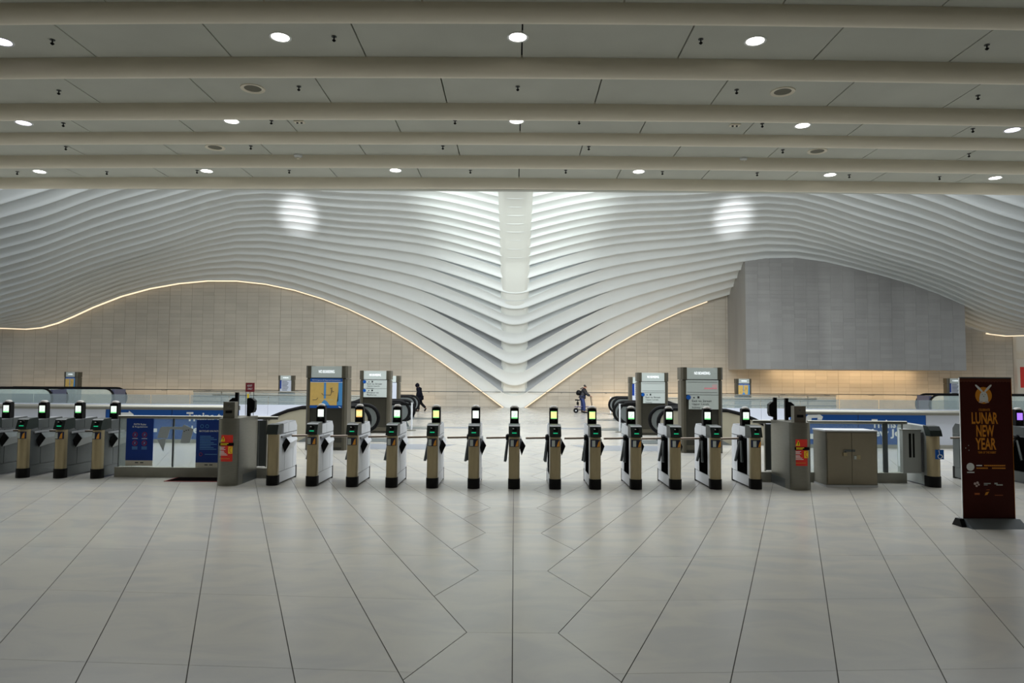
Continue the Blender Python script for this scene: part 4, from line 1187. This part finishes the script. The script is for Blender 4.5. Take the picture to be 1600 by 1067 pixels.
for s in (-1, 1):
    sd = 'left' if s < 0 else 'right'
    xe = s*abs(at(578, 650, 20.6).x)
    escalator('big beige-sided escalator behind the %s map kiosk, black handrail' % sd, s, xe, 20.62, 1.3, M_esc, 1.03, M_escg, 1.55, None, 0.40, 3.4)
    xe = at(640.5, 640, 26.1).x if s < 0 else -at(640.5, 640, 26.1).x
    escalator('grey-sided escalator, middle one of the %s bank by the passage' % sd, s, xe, 26.0, 1.3, M_escg, 1.02, M_escg, 1.6, None, 0.38, 3.4)
    xe = at(648.8, 640, 32.3).x if s < 0 else -at(648.8, 640, 32.3).x
    escalator('farthest grey escalator of the %s bank, next to the walking route' % sd, s, xe, 32.3, 1.3, M_escg, 1.05, M_escg, 1.6, None, 0.36, 3.4)
# far escalators near the back wall
for (px, sgn, w, Ye) in ((82, -1, 'at the left edge of the photo', 35.6), (178, -1, 'right of the small left map kiosk', 37.2), (1452, 1, 'left of the maroon banner', 36.0)):
    e = escalator('distant escalator with violet newel %s' % w, sgn, at(px, 620, Ye).x, Ye, 1.2, M_glass, 1.24, M_glass, 3.2, M_newel, 0.52, 3.0, down=False)
    MB().box(-0.22, 0.30, -0.14, -0.05, 0.02, 0.16).build('black_housing', M_black, e)
    MB().box(0.02*0-0.12, 0.16, -0.15, -0.14, 0.07, 0.14).build('lit_indicator', emit('indicator_light', (0.85, 0.85, 1.0, 1), 1.4), e)

# stanchions
def stanchion(px, py_base, py_top, Y, label, belt=None):
    a, b = at(px, py_base, Y), at(px, py_top, Y)
    t = thing('stanchion', label, 'post', (a.x, Y, 0))
    MB().lathe([(0.16, 0), (0.16, 0.015), (0.10, 0.035), (0.0, 0.036)], n=16).build('base', M_steel, t)
    MB().lathe([(0.032, 0.02), (0.032, b.z-0.03), (0.04, b.z-0.02), (0.04, b.z), (0.0, b.z+0.005)], n=10).build('pole', M_side, t)
    if belt: MB().box(*sorted((0.0, belt)), -0.02, 0.02, b.z-0.10, b.z-0.02).build('black_belt', M_black, t)
stanchion(643, 668.5, 629, 25.3, 'silver stanchion with a black belt at the left escalators', -0.75)
stanchion(968.5, 671, 631, 25.3, 'silver stanchion with a black belt at the right escalators', 0.85)
stanchion(954, 645.5, 620, 38.5, 'thin distant stanchion beside the person with the scooter')

# ================================================================== kiosks
def kiosk(label, px, Y, w, h, style, d=0.42, rotz=0.0, px_led=None):
    x = at(px, 650, Y).x
    t = thing('sign_kiosk', label, 'kiosk', (x, Y, 0), rotz, 'information kiosks')
    hwk = w/2
    MB().box(-hwk+0.03, hwk-0.03, 0.03, d-0.03, 0.0, h-0.04).build('core', M_kioskd, t)
    for s in (-1, 1):
        MB().prism([(s*hwk, 0.06), (s*(hwk-0.05), 0.0), (s*(hwk-0.115), 0.0), (s*(hwk-0.115), d), (s*hwk, d)], 0.0, h*0.845, 'z').build('side_column', M_kiosk, t)
        MB().prism([(s*(hwk+0.012), 0.05), (s*(hwk-0.04), -0.012), (s*(hwk-0.135), -0.012), (s*(hwk-0.135), d), (s*(hwk+0.012), d)], h*0.855, h, 'z').build('head_cap', M_kiosk, t)
    iw = hwk-0.135
    MB().box(-iw, iw, -0.006, 0.05, h*0.86, h-0.01).build('led_header', M_panelg, t)
    MB().box(-hwk+0.12, hwk-0.12, 0.004, 0.05, 0.08, 0.20).build('kick_panel', M_kiosk, t)
    letter('NO BOARDING', 0, -0.010, h*0.915, iw*1.02, h*0.034, M_ledtext, t, 0.0, 'C', 'led_lettering')
    pw = hwk-0.115
    if style == 'map':
        z1, z0 = h*0.85, h*0.50
        hh = z1-z0
        m = MB().box(-pw, pw, -0.004, 0.03, z0, z1).build('map_panel', M_ochre, t)
        def bx(a, b, c, d_, mt, nm, e=0.008): return MB().box(-pw+2*pw*a, -pw+2*pw*b, -e, -0.003, z0+hh*c, z0+hh*d_).build(nm, mt, m)
        bx(0, 1, 0.88, 1, M_blue, 'blue_header'); bx(0, 1, 0.865, 0.88, M_txt, 'white_rule'); bx(0, 1, 0, 0.09, M_blue, 'blue_footer')
        letter('PATH System & Regional Connections', -pw+2*pw*0.06, -0.010, z0+hh*0.915, 2*pw*0.88, hh*0.045, M_txt, m, 0.0)
        bx(0.43, 0.49, 0.32, 0.865, M_lblue, 'river'); bx(0.88, 1.0, 0.09, 0.865, M_lblue, 'river')
        MB().prism([(-pw+2*pw*u, z0+hh*v) for u, v in ((0.34, 0.09), (0.38, 0.2), (0.45, 0.28), (0.53, 0.22), (0.62, 0.09))], -0.007, -0.003, 'y').build('bay', M_lblue, m)
        MB().prism([(-pw+2*pw*u, z0+hh*v) for u, v in ((0.84, 0.09), (0.84, 0.2), (0.90, 0.26), (0.92, 0.5), (0.88, 0.6), (0.90, 0.09))], -0.007, -0.003, 'y').build('bay', M_lblue, m)
        ln = MB()
        for pts in (((0.36, 0.50), (0.40, 0.44), (0.64, 0.44), (0.66, 0.52), (0.66, 0.68)), ((0.62, 0.66), (0.70, 0.68)), ((0.66, 0.60), (0.70, 0.61)), ((0.66, 0.55), (0.74, 0.56)), ((0.08, 0.27), (0.2, 0.28), (0.24, 0.34))):
            ln.tube([(-pw+2*pw*u, -0.006, z0+hh*v) for u, v in pts], 0.006*w, 4)
        ln.build('route_lines', M_txtd, m)
        bx(0.30, 0.72, 0.27, 0.285, mat('map_pale', rgb(190, 190, 150), 0.6), 'pale_road', 0.006)
        MB().prism([(pw*0.80, z0+hh*0.06), (pw*0.94, z0+hh*0.02), (pw*0.90, z0+hh*0.01), (pw*0.78, z0+hh*0.04)], -0.012, -0.003, 'y').build('white_mark', M_txt, m)
    elif style == 'exit2':
        for k, (a, b, lines) in enumerate(((0.715, 0.85, ('Exit to Street', 'Upper Levels', 'Subway')), (0.575, 0.71, ('Elevator to', 'Platforms')))):
            m = MB().box(-pw+0.02, pw, -0.006, 0.03, h*a, h*b).build('sign_panel', M_panelg, t)
            hh = h*(b-a)
            MB().lathe([(0.055, 0), (0.055, -0.012), (0, -0.013)], (-pw+0.05, -0.004, h*b-0.06), 14, axis='y').build('blue_disc', M_blue, m)
            MB().prism([(-pw+0.17, h*b-0.08), (-pw+0.20, h*b-0.04), (-pw+0.23, h*b-0.08)], -0.009, -0.005, 'y').build('pictogram', M_txtd, m)
            MB().box(-pw+0.29, -pw+0.34, -0.009, -0.005, h*b-0.085, h*b-0.03).build('pictogram', M_txtd, m)
            for q, tx in enumerate(lines):
                letter(tx, -pw+0.14, -0.009, h*b-0.155-0.078*q, 0.036*len(tx), 0.05, M_txtd, m, 0.004)
    elif style == 'exit1':
        m = MB().box(-pw, pw, -0.006, 0.03, h*0.68, h*0.85).build('sign_panel', M_panelg, t)
        for z in (h*0.705, h*0.825): MB().box(-pw+0.03, pw-0.03, -0.009, -0.005, z, z+0.008).build('rule', M_seam, m)
        if px_led:
            MB().box(pw*0.12, pw*0.92, -0.009, -0.005, h*0.745, h*0.762).build('pink_scrawl', mat('pink_marker', rgb(224, 150, 156), 0.6), m)
            MB().box(pw*0.62, pw*0.92, -0.009, -0.005, h*0.762, h*0.80).build('pink_scrawl', mat('pink_marker2', rgb(206, 172, 172), 0.6), m)
        m = MB().box(-pw+0.07, pw, -0.006, 0.03, h*0.51, h*0.675).build('sign_panel', M_panelg, t)
        b = 0.675
        MB().lathe([(0.06, 0), (0.06, -0.012), (0, -0.013)], (-pw+0.06, -0.004, h*b-0.06), 14, axis='y').build('blue_disc', M_blue, m)
        MB().prism([(-pw+0.17, h*b-0.08), (-pw+0.20, h*b-0.04), (-pw+0.23, h*b-0.08)], -0.009, -0.005, 'y').build('pictogram', M_txtd, m)
        MB().box(-pw+0.29, -pw+0.34, -0.009, -0.005, h*b-0.085, h*b-0.03).build('pictogram', M_txtd, m)
        for q, tx in enumerate(('Exit to Street', 'Upper Levels', 'Subway')):
            letter(tx, -pw+0.15, -0.009, h*b-0.175-0.088*q, 0.036*len(tx), 0.056, M_txtd, m, 0.004)
    elif style == 'list':
        m = MB().box(-pw, pw, -0.006, 0.03, h*0.5, h*0.85).build('sign_panel', mat('lilac_sign', rgb(178, 184, 196), 0.45), t)
        MB().box(-pw, -pw+0.09, -0.009, -0.005, h*0.6, h*0.85).build('blue_band', M_blued, m)
        for q in range(7):
            MB().box(-pw+0.13, pw*(0.3+0.12*((q*29) % 3)), -0.009, -0.005, h*0.81-0.085*q, h*0.81-0.085*q+0.035).build('text_line', M_txtd, m)
    return t
kiosk('big dark kiosk with ochre rail map left of the passage', 509, 18.2, 1.06, 2.17, 'map')
kiosk('dark kiosk with two pale exit signs, behind the big map kiosk', 585, 24.0, 1.04, 2.12, 'exit2')
kiosk('kiosk half hidden behind the two-sign kiosk, near the walking person', 605, 30.5, 1.0, 1.98, 'list')
kiosk('big dark kiosk with pink scrawl on its upper sign, right of the passage', 1097.5, 18.2, 1.06, 2.20, 'exit1', px_led=True)
kiosk('dark kiosk with pale exit sign left of the pink-scrawled kiosk', 1020.5, 24.0, 1.04, 2.12, 'exit1')
kiosk('kiosk half hidden behind the right exit kiosk', 1002, 30.5, 1.0, 2.0, 'list')
kiosk('small distant kiosk with rail map at the far left', 107.5, 42.5, 0.80, 2.12, 'map', 0.5)
kiosk('small distant kiosk with text list left of the big map kiosk', 445, 42.5, 0.90, 2.0, 'list')
kiosk('small distant kiosk with rail map right of the pink-scrawled kiosk', 1163, 42.5, 0.90, 2.0, 'map')
kiosk('small distant kiosk partly hidden by the maroon banner', 1494, 42.5, 0.92, 2.12, 'list')
# narrow post with yellow placard beside the map kiosk
x = at(544, 640, 19.2).x
t = thing('placard_post', 'narrow post with yellow placard beside the big map kiosk', 'post', (x, 19.2, 0))
MB().box(-0.05, 0.06, -0.03, 0.06, 0, 1.84).build('post', M_kiosk, t)
MB().box(-0.04, 0.055, -0.036, -0.03, 1.62, 1.80).build('yellow_placard', M_yellow, t)

# ================================================================== people
def skin_mesh(name, V, E, m, parent, levels=1):
    names = list(V); me = bpy.data.meshes.new(name)
    me.from_pydata([V[n][0] for n in names], [(names.index(a), names.index(b)) for a, b in E], [])
    o = link(name, me, parent)
    md = o.modifiers.new('skin', 'SKIN'); md.use_smooth_shade = True
    for i, n in enumerate(names):
        r = V[n][1]; r = (r, r) if not isinstance(r, tuple) else r
        me.skin_vertices[0].data[i].radius = r
        me.skin_vertices[0].data[i].use_root = (i == 0)
    sb = o.modifiers.new('sub', 'SUBSURF'); sb.levels = levels; sb.render_levels = levels
    me.materials.append(m)
    return o
def person(label, loc, rotz, J, clothes):
    """J: joints in metres, +x forward"""
    t = thing('person', label, 'person', loc, rotz)
    V = {'pelvis': (J['pelvis'], 0.145), 'waist': (J['waist'], 0.13), 'chest': (J['chest'], (0.15, 0.18)), 'neck': (J['neck'], 0.055), 'skull': (J['head'], (0.085, 0.075)), 'crown': (tuple(Vector(J['head'])+Vector((0.005, 0, 0.085))), (0.065, 0.06)),
         'nose': (tuple(Vector(J['head'])+Vector(J['face'])*0.115), 0.016)}
    E = [('pelvis', 'waist'), ('waist', 'chest'), ('chest', 'neck'), ('neck', 'skull'), ('skull', 'crown'), ('skull', 'nose')]
    for s, d in (('l', 1), ('r', -1)):
        V['sh'+s] = (J['sh'+s], 0.062); V['el'+s] = (J['el'+s], 0.045); V['wr'+s] = (J['wr'+s], 0.030); V['pa'+s] = (J['ha'+s], (0.036, 0.022))
        V['hi'+s] = (J['hi'+s], 0.088); V['kn'+s] = (J['kn'+s], 0.058); V['an'+s] = (J['an'+s], 0.040); V['to'+s] = (J['to'+s], 0.035)
        E += [('chest', 'sh'+s), ('sh'+s, 'el'+s), ('el'+s, 'wr'+s), ('wr'+s, 'pa'+s), ('pelvis', 'hi'+s), ('hi'+s, 'kn'+s), ('kn'+s, 'an'+s), ('an'+s, 'to'+s)]
        h = Vector(J['ha'+s]); dirn = (h-Vector(J['wr'+s])).normalized(); lat = Vector(J['lat'+s])
        for k, (o, ln) in enumerate(((-0.030, 0.060), (-0.010, 0.070), (0.010, 0.066), (0.030, 0.052))):
            a = h+lat*o+dirn*0.03; b = a+dirn*ln*0.55; c = b+dirn*ln*0.35+Vector(J['curl'+s])*ln*0.5
            V['fa%d%s' % (k, s)] = (tuple(a), 0.010); V['fb%d%s' % (k, s)] = (tuple(b), 0.009); V['fc%d%s' % (k, s)] = (tuple(c), 0.008)
            E += [('pa'+s, 'fa%d%s' % (k, s)), ('fa%d%s' % (k, s), 'fb%d%s' % (k, s)), ('fb%d%s' % (k, s), 'fc%d%s' % (k, s))]
        a = h-lat*0.045-dirn*0.01; b = a-lat*0.012+dirn*0.045
        V['ta'+s] = (tuple(a), 0.011); V['tb'+s] = (tuple(b), 0.009); E += [('pa'+s, 'ta'+s), ('ta'+s, 'tb'+s)]
    skin_mesh('body', V, E, M_skin, t)
    hd = Vector(J['head']); f = Vector(J['face'])
    lat = f.cross(Vector((0, 0, 1))).normalized()
    for s in (-1, 1):
        c = hd+f*0.082+lat*0.03*s+Vector((0, 0, 0.012))
        MB().lathe([(0.0, -0.011), (0.009, -0.006), (0.011, 0), (0.009, 0.006), (0.0, 0.011)], tuple(c), 8).build('eye', M_txtd, t)
    c = hd+f*0.09-Vector((0, 0, 0.045)); MB().box(c.x-0.006, c.x+0.004, c.y-0.022, c.y+0.022, c.z-0.005, c.z+0.005).build('mouth', M_scarf, t)
    # clothes as inflated copies of chains
    top = {k: V[k] for k in ('waist', 'chest', 'neck', 'pelvis')}
    infl = lambda r, d: (r[0]+d, r[1]+d) if isinstance(r, tuple) else r+d
    TV = {'waist': (V['waist'][0], infl(V['waist'][1], clothes['bulk'])), 'chest': (V['chest'][0], infl(V['chest'][1], clothes['bulk'])), 'neck': (V['neck'][0], infl(V['neck'][1], 0.025)),
          'pelvis': (V['pelvis'][0], infl(V['pelvis'][1], clothes['bulk']))}
    TE = [('waist', 'chest'), ('chest', 'neck'), ('waist', 'pelvis')]
    if clothes.get('hem'):
        hx = Vector(clothes['hem']); pv = Vector(J['pelvis'])
        TV['mid'] = (tuple((pv*0.55+hx*0.45)), (0.25, 0.26)); TV['hem'] = (clothes['hem'], (0.26, 0.26)); TE += [('pelvis', 'mid'), ('mid', 'hem')]
    for s in 'lr':
        for a, d in (('sh', 0.05), ('el', 0.04), ('wr', 0.03)): TV[a+s] = (V[a+s][0], infl(V[a+s][1], d))
        TE += [('chest', 'sh'+s), ('sh'+s, 'el'+s), ('el'+s, 'wr'+s)]
    skin_mesh(clothes['top_name'], TV, TE, clothes['top'], t)
    LV = {'pelvis': (V['pelvis'][0], 0.14)}; LE = []
    for s in 'lr':
        for a, d in (('hi', 0.035), ('kn', 0.035), ('an', 0.03)): LV[a+s] = (V[a+s][0], infl(V[a+s][1], d))
        LE += [('pelvis', 'hi'+s), ('hi'+s, 'kn'+s), ('kn'+s, 'an'+s)]
    skin_mesh('trousers', LV, LE, clothes['legs'], t)
    for s in 'lr':
        a, b = Vector(V['an'+s][0]), Vector(V['to'+s][0])
        heel = a+(a-b).normalized()*0.05+Vector((0, 0, -0.035))
        skin_mesh('shoe', {'h': (tuple(heel), 0.042), 'm': (tuple((a+b)/2+Vector((0, 0, -0.012))), 0.05), 't': (tuple(b+(b-a).normalized()*0.05), 0.038)}, [('h', 'm'), ('m', 't')], M_black, t)
    return t, V
J1 = dict(pelvis=(0, 0, 0.86), waist=(0.02, 0, 1.00), chest=(0.05, 0, 1.20), neck=(0.10, 0, 1.38), head=(0.16, 0, 1.50), face=(0.92, 0, -0.38),
          shl=(0.05, 0.17, 1.30), ell=(-0.02, 0.22, 1.05), wrl=(0.10, 0.21, 0.83), hal=(0.14, 0.21, 0.76), shr=(0.05, -0.17, 1.30), elr=(-0.06, -0.22, 1.05), wrr=(-0.02, -0.22, 0.82), har=(0.0, -0.22, 0.75),
          latl=(1, 0, 0.3), latr=(1, 0, 0.2), curll=(0, -1, 0), curlr=(0, 1, 0),
          hil=(0.0, 0.09, 0.83), knl=(0.05, 0.09, 0.46), anl=(0.02, 0.09, 0.085), tol=(0.16, 0.09, 0.045),
          hir=(0.0, -0.09, 0.83), knr=(-0.08, -0.09, 0.47), anr=(-0.36, -0.09, 0.20), tor=(-0.30, -0.09, 0.06))
p = at(655, 644, 40.0)
t, V1 = person('person in a long navy coat walking left with head bowed', (p.x, 40.0, 0), math.pi, J1, dict(bulk=0.085, top=M_coat, top_name='coat', legs=M_trouser, hem=(-0.02, 0, 0.60)))
skin_mesh('hood', {'a': (tuple(Vector(J1['neck'])+Vector((-0.03, 0, -0.02))), 0.125), 'b': (tuple(Vector(J1['head'])+Vector((-0.025, 0, 0.02))), 0.145), 'c': (tuple(Vector(J1['head'])+Vector((0.05, 0, 0.085))), 0.105)}, [('a', 'b'), ('b', 'c')], M_coat, t)
J2 = dict(pelvis=(-0.05, 0, 0.90), waist=(-0.03, 0, 1.02), chest=(0.02, 0, 1.22), neck=(0.06, 0, 1.37), head=(0.11, 0, 1.47), face=(1, 0, -0.05),
          shl=(0.03, 0.17, 1.30), ell=(0.16, 0.21, 1.10), wrl=(0.38, 0.22, 0.965), hal=(0.44, 0.22, 0.945), shr=(0.03, -0.17, 1.30), elr=(0.16, -0.21, 1.10), wrr=(0.38, -0.22, 0.965), har=(0.44, -0.22, 0.945),
          latl=(0, 1, 0), latr=(0, -1, 0), curll=(0, 0, -1), curlr=(0, 0, -1),
          hil=(-0.05, 0.09, 0.87), knl=(-0.02, 0.10, 0.48), anl=(-0.06, 0.10, 0.10), tol=(0.10, 0.10, 0.05),
          hir=(-0.05, -0.09, 0.87), knr=(0.05, -0.10, 0.48), anr=(0.06, -0.10, 0.10), tor=(0.22, -0.10, 0.05))
p = at(911, 645.5, 39.6)
t, V2 = person('person in dark jacket, jeans and backpack standing at scooter handlebars', (p.x, 39.6, 0), 0.0, J2, dict(bulk=0.06, top=M_jacket, top_name='jacket', legs=M_jeans))
skin_mesh('hair', {'a': (tuple(Vector(J2['head'])+Vector((-0.035, 0, -0.01))), 0.10), 'b': (tuple(Vector(J2['head'])+Vector((0.0, 0, 0.06))), 0.105), 'c': (tuple(Vector(J2['head'])+Vector((0.045, 0, 0.09))), 0.06)}, [('a', 'b'), ('b', 'c')], M_hair, t)
skin_mesh('red_collar', {'a': (tuple(Vector(J2['neck'])+Vector((-0.04, 0, -0.05))), 0.09), 'b': (tuple(Vector(J2['neck'])+Vector((0.0, 0, 0.03))), 0.085)}, [('a', 'b')], M_scarf, t)
bp = thing('backpack', 'black backpack worn by the person at the scooter', 'bag', (p.x, 39.6, 0))
skin_mesh('pack', {'a': ((-0.24, 0, 0.97), (0.17, 0.17)), 'b': ((-0.24, 0, 1.14), (0.19, 0.19)), 'c': ((-0.20, 0, 1.30), (0.14, 0.15))}, [('a', 'b'), ('b', 'c')], M_black, bp)
for s in (-1, 1): MB().tube([(-0.16, s*0.10, 1.34), (-0.02, s*0.11, 1.43), (0.13, s*0.11, 1.36), (0.19, s*0.12, 1.20), (0.10, s*0.17, 1.02), (-0.15, s*0.15, 0.96)], 0.018, 6).build('strap', M_black, bp)
# scooter
t = thing('scooter', 'dark seated kick scooter held by the person with the backpack', 'scooter', (p.x, 39.6, 0))
for wx, r in ((-0.40, 0.145), (0.62, 0.14)):
    w = MB().lathe([(r-0.05, -0.03), (r-0.012, -0.035), (r, -0.015), (r, 0.015), (r-0.012, 0.035), (r-0.05, 0.03)], (wx, 0, r), 20, axis='y').build('wheel', M_rubber, t, smooth=True)
    MB().lathe([(0.035, -0.045), (0.035, 0.045)], (wx, 0, r), 10, axis='y').build('hub', M_side, w)
MB().prism([(-0.30, 0.16), (0.44, 0.14), (0.46, 0.19), (-0.30, 0.21)], 0.16*0-0.045, 0.045, 'y').build('deck', M_scooter, t)
MB().tube([(-0.48, 0, 0.36), (-0.2, 0, 0.36), (0.44, 0, 0.37)], 0.022, 8).build('frame_tube', mat('violet_frame', rgb(52, 34, 84), 0.4), t)
MB().tube([(-0.40, 0, 0.15), (-0.30, 0, 0.36)], 0.018, 6).build('rear_stay', M_scooter, t)
MB().tube([(0.62, 0, 0.14), (0.50, 0, 0.36), (0.42, 0, 0.92)], 0.022, 8).build('steering_stem', M_scooter, t)
MB().tube([(0.42, -0.28, 0.955), (0.43, 0, 0.915), (0.42, 0.28, 0.955)], 0.016, 8).build('handlebar', M_scooter, t)
MB().tube([(-0.28, 0, 0.36), (-0.30, 0, 0.70)], 0.022, 8).build('seat_post', M_scooter, t)
MB().prism([(-0.44, 0.70), (-0.20, 0.69), (-0.18, 0.74), (-0.30, 0.77), (-0.45, 0.77)], -0.09, 0.09, 'y').build('saddle', M_black, t)
MB().box(-0.36, -0.24, -0.06, 0.06, 0.46, 0.62).build('battery_box', M_black, t)
MB().tube([(0.45, 0.1, 0.92), (0.54, 0.06, 0.75), (0.52, 0.03, 0.45)], 0.006, 5).build('brake_cable', M_black, t)
